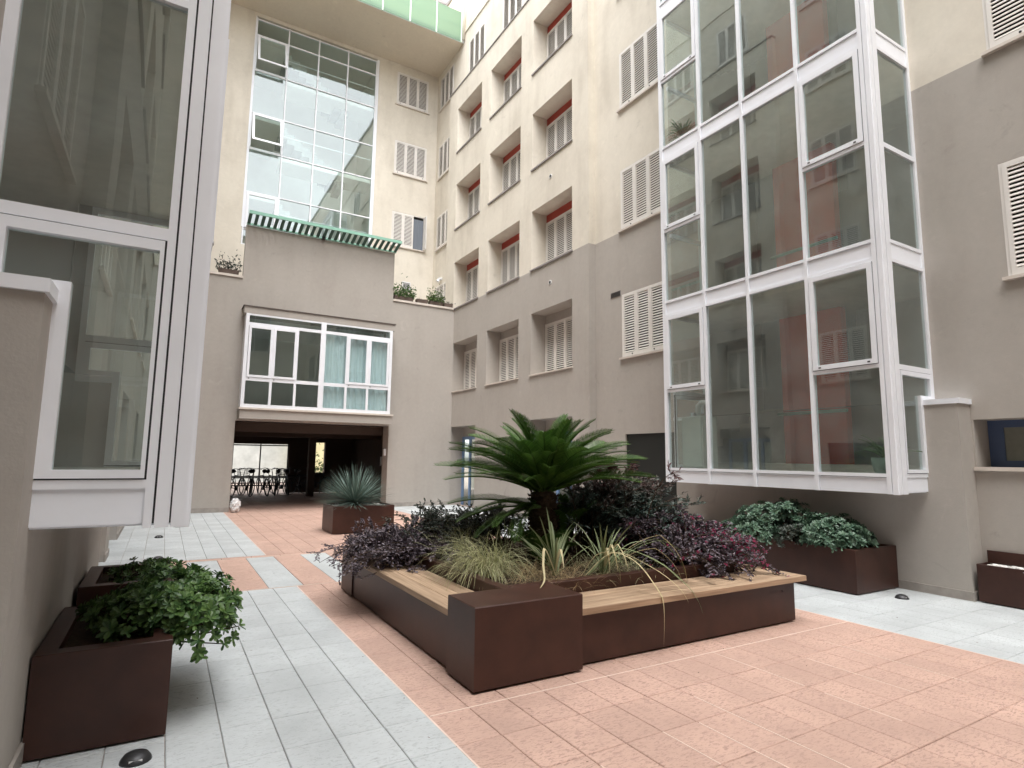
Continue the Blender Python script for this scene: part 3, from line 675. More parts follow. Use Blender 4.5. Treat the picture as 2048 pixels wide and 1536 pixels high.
# stair glazing
cxs = [1.71, 2.785, 3.85, 4.925, 6.02]; rzs = [8.62, 9.15, 10.49, 12.04, 13.37, 14.95, 16.29, 16.88]
fr = MB()
for x in cxs: fr.box(x - .022, x + .022, YU + .02, YU + .11, 8.6, 16.92)
fr.box(1.655, 1.688, YU - .02, YU + .12, 9.2, 16.95); fr.box(6.042, 6.115, YU + .0, YU + .12, 8.6, 16.95)
cg = part('stair_glazing', fr, 'white', K)
for j, z in enumerate(rzs):
    for i in range(4): part('transom', MB().box(cxs[i] + .022, cxs[i + 1] - .022, YU + .025, YU + .10, z - .02, z + .02), 'white', cg)
for j in range(len(rzs) - 1):
    z0, z1 = rzs[j] + .02, rzs[j + 1] - .02
    for i in range(4):
        a, b = cxs[i] + .022, cxs[i + 1] - .022
        if i == 0 and j in (1, 3, 5):            # hinged lights in the left column
            s = .075; op = j != 1; zh = z1 - .03; L = (zh - z0 - .04); th = R(20) if op else 0
            cf = MB(); 
            def T(x, d, o): return (x, YU + .02 - math.sin(th) * d - o * math.cos(th), zh - math.cos(th) * d + o * math.sin(th) * 0)
            def bar(xa, xb, d0, d1):
                v = [T(xa, d0, 0), T(xb, d0, 0), T(xb, d1, 0), T(xa, d1, 0), T(xa, d0, .05), T(xb, d0, .05), T(xb, d1, .05), T(xa, d1, .05)]
                cf.add(v, [(0, 1, 2, 3), (7, 6, 5, 4), (0, 4, 5, 1), (1, 5, 6, 2), (2, 6, 7, 3), (3, 7, 4, 0)])
            aa, bb = a + .03, b - .03
            bar(aa, bb, 0, s); bar(aa, bb, L - s, L); bar(aa, aa + s, s, L - s); bar(bb - s, bb, s, L - s)
            part('top_hung_light', cf, 'white', cg)
            pg = MB(); pg.quad(T(aa + s, s, .02), T(aa + s, L - s, .02), T(bb - s, L - s, .02), T(bb - s, s, .02))
            part('pane', pg, 'glass_curtain', cg)
            fr2 = MB().box(a, b, YU + .02, YU + .08, z0, z0 + .035).box(a, a + .03, YU + .02, YU + .08, z0, z1).box(b - .03, b, YU + .02, YU + .08, z0, z1).box(a, b, YU + .02, YU + .08, z1 - .03, z1)
            part('light_frame', fr2, 'white', cg)
        else:
            tl = rnd.uniform(-.004, .004); tx = rnd.uniform(-.003, .003)
            p = MB(); y = YU + .06; p.quad((a - .01, y - tl - tx, z0 - .01), (b + .01, y - tl + tx, z0 - .01), (b + .01, y + tl + tx, z1 + .01), (a - .01, y + tl - tx, z1 + .01))
            part('pane', p, 'glass_curtain', cg)
# stair hall behind it
hall = MB().quad((1.6, 24, 6), (6.2, 24, 6), (6.2, 24, 17.2), (1.6, 24, 17.2)).quad((1.6, 20.95, 6), (1.6, 24, 6), (1.6, 24, 17.2), (1.6, 20.95, 17.2)).quad((6.2, 24, 6), (6.2, 20.95, 6), (6.2, 20.95, 17.2), (6.2, 24, 17.2)).quad((1.6, 20.95, 17.1), (6.2, 20.95, 17.1), (6.2, 24, 17.1), (1.6, 24, 17.1))
part('stair_hall_wall', hall, 'room', K)
for k in range(3):
    zt = 14.9 - 2.93 * k
    part('landing', MB().box(2.8, 6.1, 21.15, 22.2, zt - .02, zt + .16), 'room', K)
    st = MB()
    for i in range(9): st.box(2.75 + .27 * i, 2.75 + .27 * (i + 1), 21.6, 22.7, zt + 1.48 - .165 * (i + 1) - .22, zt + 1.48 - .165 * i)
    part('stair_flight', st, 'yard_wall', K)
    part('handrail', MB().tube([(2.8, 21.2, zt + .95), (6.0, 21.2, zt + .95)], .02, 6), 'white', K)
    part('landing', MB().box(1.65, 2.75, 21.15, 24, zt + 1.30, zt + 1.46), 'room', K)
# overhanging top floor and green glass balustrade
part('roof_slab', MB().box(-1, 8.6, 18.53, YU - .002, 17.10, 17.24), 'soffit', K)
part('slab_edge', MB().box(-1, 8.6, 18.515, 18.53, 17.10, 17.26), 'white', K)
bx_ = [8.47 - 1.015 * i for i in range(10)]
for i in range(9):
    part('balustrade_pane', MB().box(bx_[i + 1] + .03, bx_[i] - .03, 18.475, 18.485, 17.11, 18.30), 'balcony_glass', K)
    part('balustrade_post', MB().box(bx_[i] - .022, bx_[i] + .022, 18.455, 18.51, 17.08, 18.34), MT['green_pale'], K)
for z in (17.72, 18.3): part('balustrade_rail', MB().tube([(-.7, 18.50, z), (8.5, 18.50, z)], .022, 6), 'green_pale', K)
part('top_floor_wall', MB().quad((-1, 20.3, 17.2), (8.6, 20.3, 17.2), (8.6, 20.3, 20), (-1, 20.3, 20)), 'cream', K)
part('downpipe', MB().tube([(8.52, 18.40, 17.15), (8.52, 18.40, 18.1), (8.45, 18.30, 18.35), (8.45, 18.30, 19.6)], .05, 10), 'cream', K, smooth=True)
# projecting white window over the passage
by = YB - .5
bo = MB(); bo.box(1.66, 6.10, by, YB + .005, 5.60, 5.80)
part('window_hood', bo, 'grey', K); part('hood_drip', MB().box(1.63, 6.13, by - .03, YB, 5.80, 5.825), mat('dark_flashing', (.1, .08, .07), .6), K)
part('window_apron', MB().box(1.72, 6.12, by, YB + .005, 2.60, 2.86), 'grey', K)
sl = MB().box(1.69, 6.14, by - .05, YB, 2.86, 2.91); part('window_sill', sl, 'stone_sill', K)
zb, zt = 2.91, 5.60; zmid = 3.72; ztr = 5.30; xa, xb = 1.72, 6.04; xm = (xa + xb) / 2
fr = MB(); y0, y1 = by + .0, by + .07
fr.box(xa, xa + .09, y0, y1, zb, zt).box(xb - .09, xb, y0, y1, zb, zt).box(xm - .075, xm + .075, y0 - .003, y1, zb, zt)
fr.box(xa + .09, xb - .09, y0 + .004, y1, zb, zb + .10).box(xa + .09, xb - .09, y0 + .004, y1, zt - .05, zt)
fr.box(xa + .09, xb - .09, y0 + .004, y1, zmid - .05, zmid + .05).box(xa + .09, xb - .09, y0 + .004, y1, ztr - .045, ztr + .045)
fr.box(xa, xa + .06, y1, YB, zb, zt).box(xb - .06, xb, y1, YB, zb, zt)
bw_ = part('band_window', fr, 'white', K)
for half in (0, 1):
    p0, p1 = (xa + .09, xm - .075) if half == 0 else (xm + .075, xb - .09)
    w3 = (p1 - p0) / 3
    part('pane', MB().box(p0, p1, by + .03, by + .036, ztr + .045, zt - .05), 'glass_band', bw_)
    for i in range(3):
        a, b = p0 + i * w3, p0 + (i + 1) * w3
        part('pane', MB().box(a + .02, b - .02, by + .03, by + .036, zb + .10, zmid - .05), 'glass_band', bw_)
        if i: part('mullion', MB().box(a - .035, a + .035, by + .002, by + .06, zb + .10, zmid - .05), 'white', bw_); part('mullion', MB().box(a - .035, a + .035, by + .002, by + .06, zmid + .05, ztr - .045), 'white', bw_)
        casement = (i < 2) if half == 0 else (i > 0)
        if casement:
            s = .065; cf = MB(); c0, c1 = zmid + .055, ztr - .05; aa, bb = a + .012, b - .012
            cf.box(aa, aa + s, by - .016, by + .04, c0, c1).box(bb - s, bb, by - .016, by + .04, c0, c1).box(aa + s, bb - s, by - .016, by + .04, c0, c0 + s).box(aa + s, bb - s, by - .016, by + .04, c1 - s, c1)
            part('casement', cf, 'white', bw_)
            part('pane', MB().box(aa + s, bb - s, by + .012, by + .018, c0 + s, c1 - s), 'glass_band', bw_)
            part('drain_cap', MB().box(aa + .05, aa + .08, by - .022, by - .015, c0 - .05, c0 - .03), 'gasket', bw_)
        else: part('pane', MB().box(a + .02, b - .02, by + .03, by + .036, zmid + .05, ztr - .045), 'glass_band', bw_)
cu = MB(); n = 46                                  # curtains behind the right half
xs = [xm + .1 + (xb - xm - .2) * i / n for i in range(n + 1)]
for i in range(n):
    ya, yb2 = YB - .34 + .035 * math.sin(i * 1.35), YB - .34 + .035 * math.sin((i + 1) * 1.35)
    cu.quad((xs[i], ya, zb + .05), (xs[i + 1], yb2, zb + .05), (xs[i + 1], yb2, ztr + .02), (xs[i], ya, ztr + .02))
part('curtain', cu, 'curtain', bw_)
room = MB().quad((1.6, 22.5, 2.7), (6.2, 22.5, 2.7), (6.2, 22.5, 5.8), (1.6, 22.5, 5.8)).quad((1.6, YB, 5.75), (6.2, YB, 5.75), (6.2, 22.5, 5.75), (1.6, 22.5, 5.75)).quad((1.6, YB, 2.8), (6.2, YB, 2.8), (6.2, 22.5, 2.8), (1.6, 22.5, 2.8)).quad((1.6, 22.5, 2.8), (1.6, YB, 2.8), (1.6, YB, 5.8), (1.6, 22.5, 5.8)).quad((6.2, YB, 2.8), (6.2, 22.5, 2.8), (6.2, 22.5, 5.8), (6.2, YB, 5.8))
part('room_wall', room, 'room', K)
# passage
PX0, PX1, PE = 1.67, 6.19, 26.6
pg = MB()
pg.quad((PX0, PE, 0), (PX0, YB + .55, 0), (PX0, YB + .55, 2.56), (PX0, PE, 2.56)); pg.quad((7.3, YB + .55, 0), (7.3, PE, 0), (7.3, PE, 2.56), (7.3, YB + .55, 2.56))
pg.quad((6.19, YB + .55, 0), (7.3, YB + .55, 0), (7.3, YB + .55, 2.56), (6.19, YB + .55, 2.56))
pg.quad((PX0, YB + .1, 2.56), (PX0, PE, 2.56), (7.3, PE, 2.56), (7.3, YB + .1, 2.56))
pg.box(PX0, 7.3, 19.3, 19.7, 2.30, 2.57).box(PX0, 7.3, 22.6, 23.0, 2.25, 2.57)
pg.wally(PE, -1, 9, 0, 2.6, [(2.1, 4.60, -.1, 2.05, .25), (5.72, 6.12, .85, 2.16, .25)])
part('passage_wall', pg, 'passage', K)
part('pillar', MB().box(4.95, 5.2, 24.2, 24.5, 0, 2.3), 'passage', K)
part('outer_wall', MB().quad((-1, 27, 2.2), (9, 27, 2.2), (9, 27, 20), (-1, 27, 20)), 'cream', K)  # unseen back facade, added so the passage stays dark
part('roof', MB().box(-1, 9, 20.2, 27, 19.9, 20.05), 'ledge', K)  # unseen roof, added to shut sky light out of the block
part('skirting', MB().box(-.6, 1.66, YB - .018, YB + .01, 0, .13), 'skirting', K); part('skirting', MB().box(6.20, 8.39, YB - .018, YB + .01, 0, .13), 'skirting', K)

# sunshade over the stair parapet
S = thing('slatted_sunshade', 'mint green slatted sunshade along the foot of the stair glazing', 'sunshade', (CX, 18.35, 8.38))
tilt = .13; out = .56; x0, x1 = 1.60, 6.20
part('wall_rail', MB().box(x0, x1, 18.28, 18.345, 8.365, 8.41), 'green', S)
part('outer_rail', MB().box(x0, x1, 18.35 - out - .04, 18.35 - out, 8.38 + tilt, 8.47 + tilt), 'green', S)
nsl = 26
for i in range(nsl):
    x = x0 + .05 + (x1 - x0 - .1) * i / (nsl - 1); a, b = 18.345, 18.35 - out + .001
    if i == 12: part('drain_bracket', MB().box(x - .05, x + .05, 18.2, 18.34, 8.33, 8.40), 'metal_dark', S)
    m = MB(); t = .045; h = .03
    m.add([(x - t, a - .06, 8.385), (x + t, a - .06, 8.385), (x + t, b, 8.39 + tilt), (x - t, b, 8.39 + tilt), (x - t, a - .06, 8.385 + h), (x + t, a - .06, 8.385 + h), (x + t, b, 8.39 + tilt + h), (x - t, b, 8.39 + tilt + h)],
          [(0, 3, 2, 1), (4, 5, 6, 7), (0, 1, 5, 4), (1, 2, 6, 5), (2, 3, 7, 6), (3, 0, 4, 7)])
    part('slat', m, 'green_shaded', S)

# ------------------------------------------------------------------ opposite block behind the viewer (mirrored in the glass)
O = thing('opposite_wing', 'pale apartment block mirrored in the tall stair glazing', 'building', (CX, -7.1, 0))
part('lower_wall', MB().quad((9, -7.1, 0), (-1, -7.1, 0), (-1, -7.1, 6.74), (9, -7.1, 6.74)), 'grey', O)
part('upper_wall', MB().quad((9, -9.6, 6.7), (-1, -9.6, 6.7), (-1, -9.6, 19.6), (9, -9.6, 19.6)).quad((9, -9.6, 6.7), (9, -7.1, 6.7), (-1, -7.1, 6.7), (-1, -9.6, 6.7)), 'cream', O)
part('roof', MB().box(-1, 9, -14, -9.58, 19.6, 19.8), 'ledge', O)
part('chimney', MB().box(1.0, 1.9, -11.5, -10.6, 19.8, 22.2).tube([(1.45, -11.05, 22.2), (1.45, -11.05, 22.7)], [.45, .2], 10), 'cream', O)
part('aerial', MB().tube([(1.45, -11.05, 22.6), (1.45, -11.05, 25)], .03, 6).tube([(.9, -11.05, 24.6), (2.0, -11.05, 24.6)], .02, 6).tube([(1.0, -11.05, 24.1), (1.9, -11.05, 24.1)], .02, 6), 'metal_dark', O)
fr = MB()
for x in (1.7, 2.78, 3.85, 4.93, 6.0): fr.box(x - .03, x + .03, -9.6, -9.55, 9, 17)
for z in (9, 10.5, 12, 13.4, 14.95, 16.3, 17): fr.box(1.7, 6.0, -9.59, -9.54, z - .03, z + .03)
og = part('stair_glazing', fr, 'white', O); part('pane', MB().quad((6, -9.58, 9), (1.7, -9.58, 9), (1.7, -9.58, 17), (6, -9.58, 17)), 'dark_pane', og)

# ------------------------------------------------------------------ central bench planter
def boxpart(name, b, m, parent, **k): return part(name, MB().box(*b), m, parent, **k)
BP = thing('planter_bench', 'square brown steel planter with wooden bench seats around the sago palm', 'planter', (3.8, 5.5, 0))
def bevbox(mb, x0, x1, y0, y1, z0, z1, e=.006):
    vs = []
    for z, i in ((z0, 0), (z1 - e, 0), (z1, e)):
        vs += [(x0 + i, y0 + i, z), (x1 - i, y0 + i, z), (x1 - i, y1 - i, z), (x0 + i, y1 - i, z)]
    fs = [(8, 9, 10, 11), (3, 2, 1, 0)]
    for a in (0, 4):
        for k in range(4): fs.append((a + k, a + (k + 1) % 4, a + 4 + (k + 1) % 4, a + 4 + k))
    mb.add(vs, fs); return mb
ZK = .018                                           # dark shadow gap under the steel
part('shadow_plinth', MB().box(1.99, 2.79, 3.80, 4.13, 0, ZK).box(2.86, 5.54, 3.90, 4.2, 0, ZK).box(2.02, 2.4, 4.2, 7.25, 0, ZK).box(5.2, 5.54, 4.2, 7.25, 0, ZK), 'black', BP)
part('corner_block', bevbox(MB(), 1.925, 2.85, 3.735, 4.185, ZK, .57), 'corten', BP)
part('corner_block', bevbox(MB(), 1.95, 2.85, 6.86, 7.31, ZK, .48), 'corten', BP)
part('bench_plinth', bevbox(MB(), 2.852, 5.60, 3.83, 4.22, ZK, .40), 'corten', BP)
part('bench_plinth', bevbox(MB(), 1.965, 2.40, 4.187, 6.858, ZK, .40), 'corten', BP)
part('bench_plinth', bevbox(MB(), 5.20, 5.598, 4.222, 7.30, ZK, .40), 'corten', BP)
part('bench_plinth', bevbox(MB(), 2.852, 5.20, 6.90, 7.30, ZK, .40), 'corten', BP)
for i in range(3):                                  # seat boards
    a = 3.755 + i * .155; part('seat_board', bevbox(MB(), 2.854, 5.70, a, a + .151, .402, .452, .004), 'wood', BP)
lw = []
for i in range(3):
    a = 1.945 + i * .152; o = part('seat_board', bevbox(MB(), -1.335, 1.335, -.074, .074, 0, .05, .004), 'wood', BP, origin=(0, 0, 0)); o.location = Vector((a + .074, 5.522, .402)) - BP.location; o.rotation_euler = (0, 0, R(90))
for i in range(3):
    a = 5.235 + i * .155; o = part('seat_board', bevbox(MB(), -1.55, 1.55, -.0755, .0755, 0, .05, .004), 'wood', BP, origin=(0, 0, 0)); o.location = Vector((a + .076, 5.78, .4024)) - BP.location; o.rotation_euler = (0, 0, R(90))
for i in range(2):
    a = 6.94 + i * .155; part('seat_board', bevbox(MB(), 2.854, 5.22, a, a + .151, .402, .452, .004), 'wood', BP)
iw = MB(); zi = .555
bevbox(iw, 2.42, 2.52, 4.24, 6.84, .3, zi); part('inner_wall', iw, 'corten', BP)
part('inner_wall', bevbox(MB(), 2.522, 5.12, 4.24, 4.33, .3, zi), 'corten', BP)
part('inner_wall', bevbox(MB(), 5.12, 5.21, 4.24, 6.84, .3, zi + .0), 'corten', BP)
part('inner_wall', bevbox(MB(), 2.522, 5.12, 6.75, 6.84, .3, zi), 'corten', BP)
part('soil', MB().quad((2.5, 4.3, .50), (5.14, 4.3, .50), (5.14, 6.78, .50), (2.5, 6.78, .50)), 'soil', BP)

def planter(name, label, x0, x1, y0, y1, h, rim=.10, fill='soil'):
    P = thing(name, label, 'planter', ((x0 + x1) / 2, (y0 + y1) / 2, 0))
    part('foot', MB().box(x0 + .04, x1 - .04, y0 + .04, y1 - .04, 0, .016), 'black', P)
    sh = MB(); t = .004
    for a, b, c, d in ((x0, x1, y0, y0), (x1, x1, y0, y1), (x1, x0, y1, y1), (x0, x0, y1, y0)): sh.quad((a, c, .014), (b, d, .014), (b, d, h - t), (a, c, h - t))
    o = [(x0, y0), (x1, y0), (x1, y1), (x0, y1)]; i2 = [(x0 + rim, y0 + rim), (x1 - rim, y0 + rim), (x1 - rim, y1 - rim), (x0 + rim, y1 - rim)]
    e = .005; o2 = [(x0 + e, y0 + e), (x1 - e, y0 + e), (x1 - e, y1 - e), (x0 + e, y1 - e)]
    for k in range(4):
        j = (k + 1) % 4
        sh.quad((*o[k], h - t), (*o[j], h - t), (*o2[j], h), (*o2[k], h)); sh.quad((*o2[k], h), (*o2[j], h), (*i2[j], h), (*i2[k], h)); sh.quad((*i2[k], h), (*i2[j], h), (*i2[j], h - .3), (*i2[k], h - .3))
    part('box', sh, 'corten', P)
    part('fill', MB().quad((x0 + rim * .5, y0 + rim * .5, h - .06), (x1 - rim * .5, y0 + rim * .5, h - .06), (x1 - rim * .5, y1 - rim * .5, h - .06), (x0 + rim * .5, y1 - rim * .5, h - .06)), fill, P)
    return P
planter('steel_planter', 'brown steel planter under the left bay, nearest to the viewer', -.52, .125, 4.06, 5.22, .53)
planter('steel_planter', 'brown steel planter under the left bay, behind the nearest one', -.50, .13, 5.75, 6.75, .56)
planter('steel_planter', 'long brown steel planter under the right glazed bay', 7.32, 8.262, 4.17, 7.40, .535, .05)
yp = planter('steel_planter', 'brown steel planter with white pebbles before the passage', 3.06, 4.36, 12.35, 13.25, .565, .045)
ep = planter('steel_planter', 'brown steel planter with raised back at the right edge', 8.30, 8.75, 1.6, 3.315, .435, .02)
part('raised_back', MB().box(8.56, 8.585, 1.6, 3.30, .43, .575), 'corten', ep)
def pebbles(parent, x0, x1, y0, y1, z, n, r=.03):
    mb = MB()
    for _ in range(n):
        c = (rnd.uniform(x0, x1), rnd.uniform(y0, y1), z + rnd.uniform(0, .012)); q = r * rnd.uniform(.6, 1.2); a = rnd.uniform(.7, 1.3)
        mb.lathe(c, [(q * .5, -q * .5), (q, 0), (q * .55, q * .55)], 6, a, 1 / a)
    part('pebbles', mb, 'pebble', parent, kind='stuff', smooth=True)
pebbles(yp, 3.12, 4.22, 12.41, 13.18, .525, 330, .035)
pebbles(ep, 8.34, 8.54, 1.7, 3.28, .405, 160, .035)

# ------------------------------------------------------------------ foliage builders
def leaves_mesh(P, D, N, L, W, widest=.55, fold=.25, curl=.0):
    """P base points, D unit directions, N face normals, L lengths, W widths -> verts, faces (one folded blade each)"""
    n = len(P); D = D / np.linalg.norm(D, axis=1, keepdims=True)
    S = np.cross(D, N); S /= np.maximum(np.linalg.norm(S, axis=1, keepdims=True), 1e-6); U = np.cross(S, D)
    L = L[:, None]; W = W[:, None]
    mid = P + D * L * widest - U * W * fold * .0
    lo, hi = widest * .55, min(.9, widest * 1.28)
    def at(t, w): return P + D * L * t - U * L * curl * t * t, S * W / 2 * w + U * W * fold * w
    a1, o1 = at(lo, .78); a2, o2 = at(hi, .92)
    tip = P + D * L - U * L * curl
    V = np.stack([P, a1 + o1, a2 + o2, tip, a2 - S * W / 2 * .92 + U * W * fold * .92, a1 - S * W / 2 * .78 + U * W * fold * .78], 1).reshape(-1, 3)
    F = []
    for i in range(n):
        o = 6 * i; F += [(o, o + 1, o + 2, o + 3), (o, o + 3, o + 4, o + 5)]
    return V, F
def npart(name, V, F, material, parent, kind=None, smooth=False):
    mb = MB(); mb.v = V.tolist() if hasattr(V, 'tolist') else V; mb.f = F
    return part(name, mb, material, parent, kind=kind, smooth=smooth)
def unit(v): return v / np.maximum(np.linalg.norm(v, axis=-1, keepdims=True), 1e-9)

def rosette_bush(name, label, cat, base, blobs, n, size, material, stems=14, group=None, per=9, up=.55, seed=1):
    """evergreen with leaf whorls at the twig tips; blobs = (centre, radii)"""
    g = np.random.default_rng(seed); T = thing(name, label, cat, base, group)
    C = []; NO = []
    vol = np.array([b[1][0] * b[1][1] + b[1][2] * b[1][0] for b in blobs]); pick = g.choice(len(blobs), n, p=vol / vol.sum())
    for i in pick:
        c, r = np.array(blobs[i][0]), np.array(blobs[i][1])
        d = unit(g.normal(size=3)); 
        if d[2] < -.45: d[2] *= -1
        rr = g.uniform(.72, 1.05) * (1 + .16 * math.sin(5 * d[0] + 3 * d[1] * 2 + i))
        C.append(c + d * r * rr); NO.append(unit(d * np.array([1, 1, .8]) + np.array([0, 0, up]) + g.normal(size=3) * .25))
    C = np.array(C); NO = np.array(NO)
    P = []; D = []; N = []; L = []; Wd = []
    for c, a in zip(C, NO):
        t = unit(np.cross(a, g.normal(size=3))); b = np.cross(a, t); ph = g.uniform(0, 6.28); s = size * g.uniform(.75, 1.2)
        for k in range(per):
            an = ph + 2.4 * k; lift = .2 + .9 * k / per
            d = (t * math.cos(an) + b * math.sin(an)) + a * lift
            P.append(c + a * .012 * k / per); D.append(d); N.append(unit(a - d * .2)); L.append(s * (1.05 - .45 * k / per) * g.uniform(.85, 1.15)); Wd.append(s * .40 * g.uniform(.85, 1.15))
    V, F = leaves_mesh(np.array(P), np.array(D), np.array(N), np.array(L), np.array(Wd), .66, .12, .12)
    npart('foliage', V, F, material, T, kind='stuff')
    st = MB()
    for i in g.choice(n, min(n, stems * 5), replace=False):
        b0 = np.array(base) + g.normal(size=3) * np.array([.08, .15, 0]); c = C[i]; m = (b0 * .45 + c * .55) + np.array([0, 0, -.03])
        st.tube([b0, m, c], [.010, .006, .003], 5)
    part('stems', st, 'stem', T, kind='stuff')
    return T

def spray_bush(name, label, cat, base, n, reach, rise, leaf, material, seed=2, dirs=None, drop=.5, per=46, aspect=.55, group=None, flowers=None, spread=.3, widest=.5, twig=True, basespread=(.2, .2), fan=6):
    """arching twigs with small leaves along them; dirs = list of (azimuth, spread, weight, reach factor, rise factor)"""
    g = np.random.default_rng(seed); T = thing(name, label, cat, base, group)
    P = []; D = []; N = []; L = []; Wd = []; st = MB(); FP = []
    dirs = dirs or [(0, 180, 1, 1, 1)]; wt = np.array([d[2] for d in dirs], float); wt /= wt.sum()
    for i in range(n):
        dd = dirs[g.choice(len(dirs), p=wt)]
        az = R(dd[0] + g.uniform(-dd[1], dd[1])); rc = reach * dd[3] * g.uniform(.45, 1.05); rs = rise * dd[4] * g.uniform(.55, 1.1)
        b0 = np.array(base) + np.array([g.normal() * basespread[0], g.normal() * basespread[1], 0])
        h = np.array([math.sin(az), math.cos(az), 0]); dp = drop * rc * g.uniform(.3, 1.1)
        p1 = b0 + h * rc * .35 + np.array([0, 0, rs * .95]); p2 = b0 + h * rc + np.array([0, 0, rs - dp])
        ts = np.linspace(0, 1, 9)
        pts = np.array([(1 - t) ** 2 * b0 + 2 * t * (1 - t) * p1 + t * t * p2 for t in ts])
        if twig: st.tube(pts.tolist(), [.006 * (1 - .75 * t) + .0012 for t in ts], 4, False)
        # side twigs carry the leaves
        for s in range(fan):
            t0 = g.uniform(.25, 1.0); q0 = (1 - t0) ** 2 * b0 + 2 * t0 * (1 - t0) * p1 + t0 * t0 * p2
            tg = unit(2 * (1 - t0) * (p1 - b0) + 2 * t0 * (p2 - p1)); sd = unit(tg * .9 + g.normal(size=3) * .55 + np.array([0, 0, -.05])); ln = rc * spread * g.uniform(.5, 1.1)
            if twig: st.tube([q0.tolist(), (q0 + sd * ln).tolist()], [.0025, .001], 3, False)
            m = per // fan
            for k in range(m):
                t = (k + .5) / m; p = q0 + sd * ln * t + g.normal(size=3) * .004
                a = unit(np.cross(sd, np.array([0, 0, 1])) * (1 if k % 2 else -1) + sd * .7 + np.array([0, 0, .15]) + g.normal(size=3) * .3)
                P.append(p); D.append(a); N.append(unit(np.array([0, 0, 1]) + g.normal(size=3) * .45)); q = leaf * g.uniform(.65, 1.2); L.append(q); Wd.append(q * aspect)
            if flowers and g.random() < flowers[1] * (1 if p2[0] > flowers[2] else .15): FP.append(q0 + sd * ln * g.uniform(.5, 1))
    V, F = leaves_mesh(np.array(P), np.array(D), np.array(N), np.array(L), np.array(Wd), widest, .15, .1)
    npart('foliage', V, F, material, T, kind='stuff')
    if twig: part('twigs', st, 'stem', T, kind='stuff')
    if flowers and FP:
        P = []; D = []; N = []; L = []; Wd = []
        for c in FP:
            for k in range(12):
                d = unit(g.normal(size=3) + np.array([0, 0, .2])); P.append(c); D.append(d); N.append(unit(g.normal(size=3))); L.append(.022 * g.uniform(.7, 1.3)); Wd.append(.006)
        V, F = leaves_mesh(np.array(P), np.array(D), np.array(N), np.array(L), np.array(Wd), .5, .1, .3); npart('flowers', V, F, flowers[0], T, kind='stuff')
    return T

def blade(mb, base, az, length, lean, droop, w, seg=9, kink=None, twist=0.0):
    """strap leaf: an arching ribbon with a slight keel"""
    p = Vector(base); el = R(90) - lean; h = Vector((math.sin(az), math.cos(az), 0)); side = Vector((h.y, -h.x, 0))
    vs = []; fs = []
    for i in range(seg + 1):
        t = i / seg; ww = w * (.55 + .9 * t if t < .45 else 1) * (1 - max(0, t - .5) ** 1.6 * 2.6) if t < 1 else .0005
        ww = max(ww, .0006); sd = side * math.cos(twist * t) + Vector((0, 0, 1)) * math.sin(twist * t)
        d = h * math.cos(el) + Vector((0, 0, 1)) * math.sin(el); nn = sd.cross(d)
        vs += [tuple(p - sd * ww / 2 + nn * ww * .18), tuple(p), tuple(p + sd * ww / 2 + nn * ww * .18)]
        p = p + d * (length / seg); el -= droop / seg * (.5 + 1.2 * t)
        if kink and abs(t - kink[0]) < .5 / seg: el -= kink[1]
    for i in range(seg):
        a = 3 * i; fs += [(a, a + 1, a + 4, a + 3), (a + 1, a + 2, a + 5, a + 4)]
    mb.add(vs, fs)

# variegated strap material: cream margins by width is too fine to see; mix per blade
LM = {}
LM['pitto'] = leafmat('pittosporum_leaf', (.032, .080, .024), (.125, .215, .060), .38, .2)
LM['pitto_grey'] = leafmat('pittosporum_leaf_bluish', (.050, .105, .068), (.150, .235, .155), .38, .18)
LM['loro'] = leafmat('loropetalum_leaf', (.052, .038, .048), (.185, .150, .172), .42, .14)
LM['dark'] = leafmat('dark_shrub_leaf', (.022, .032, .022), (.075, .085, .068), .45, .12)
LM['nandina'] = leafmat('nandina_leaf', (.028, .058, .046), (.085, .115, .095), .42, .15, top=(.20, .06, .065), z0=1.12, z1=1.75)
LM['pink'] = leafmat('pink_petal', (.50, .03, .13), (.62, .07, .22), .6, .3)
LM['cycad'] = leafmat('cycad_leaflet', (.024, .070, .010), (.085, .160, .030), .36, .2)
LM['grass'] = leafmat('blond_grass_blade', (.36, .38, .18), (.60, .57, .36), .6, .3)
LM['dry'] = leafmat('dry_grass_blade', (.34, .24, .13), (.46, .36, .2), .7, .25)
LM['strap'] = leafmat('strap_leaf', (.10, .16, .075), (.30, .33, .17), .45, .2)
LM['strap_dry'] = leafmat('pale_strap_leaf', (.55, .47, .26), (.66, .58, .36), .55, .3)
LM['yucca'] = leafmat('blue_yucca_leaf', (.085, .135, .115), (.20, .28, .24), .5, .12)
LM['hedge'] = leafmat('hedge_leaf', (.05, .10, .03), (.14, .2, .06), .5, .2)

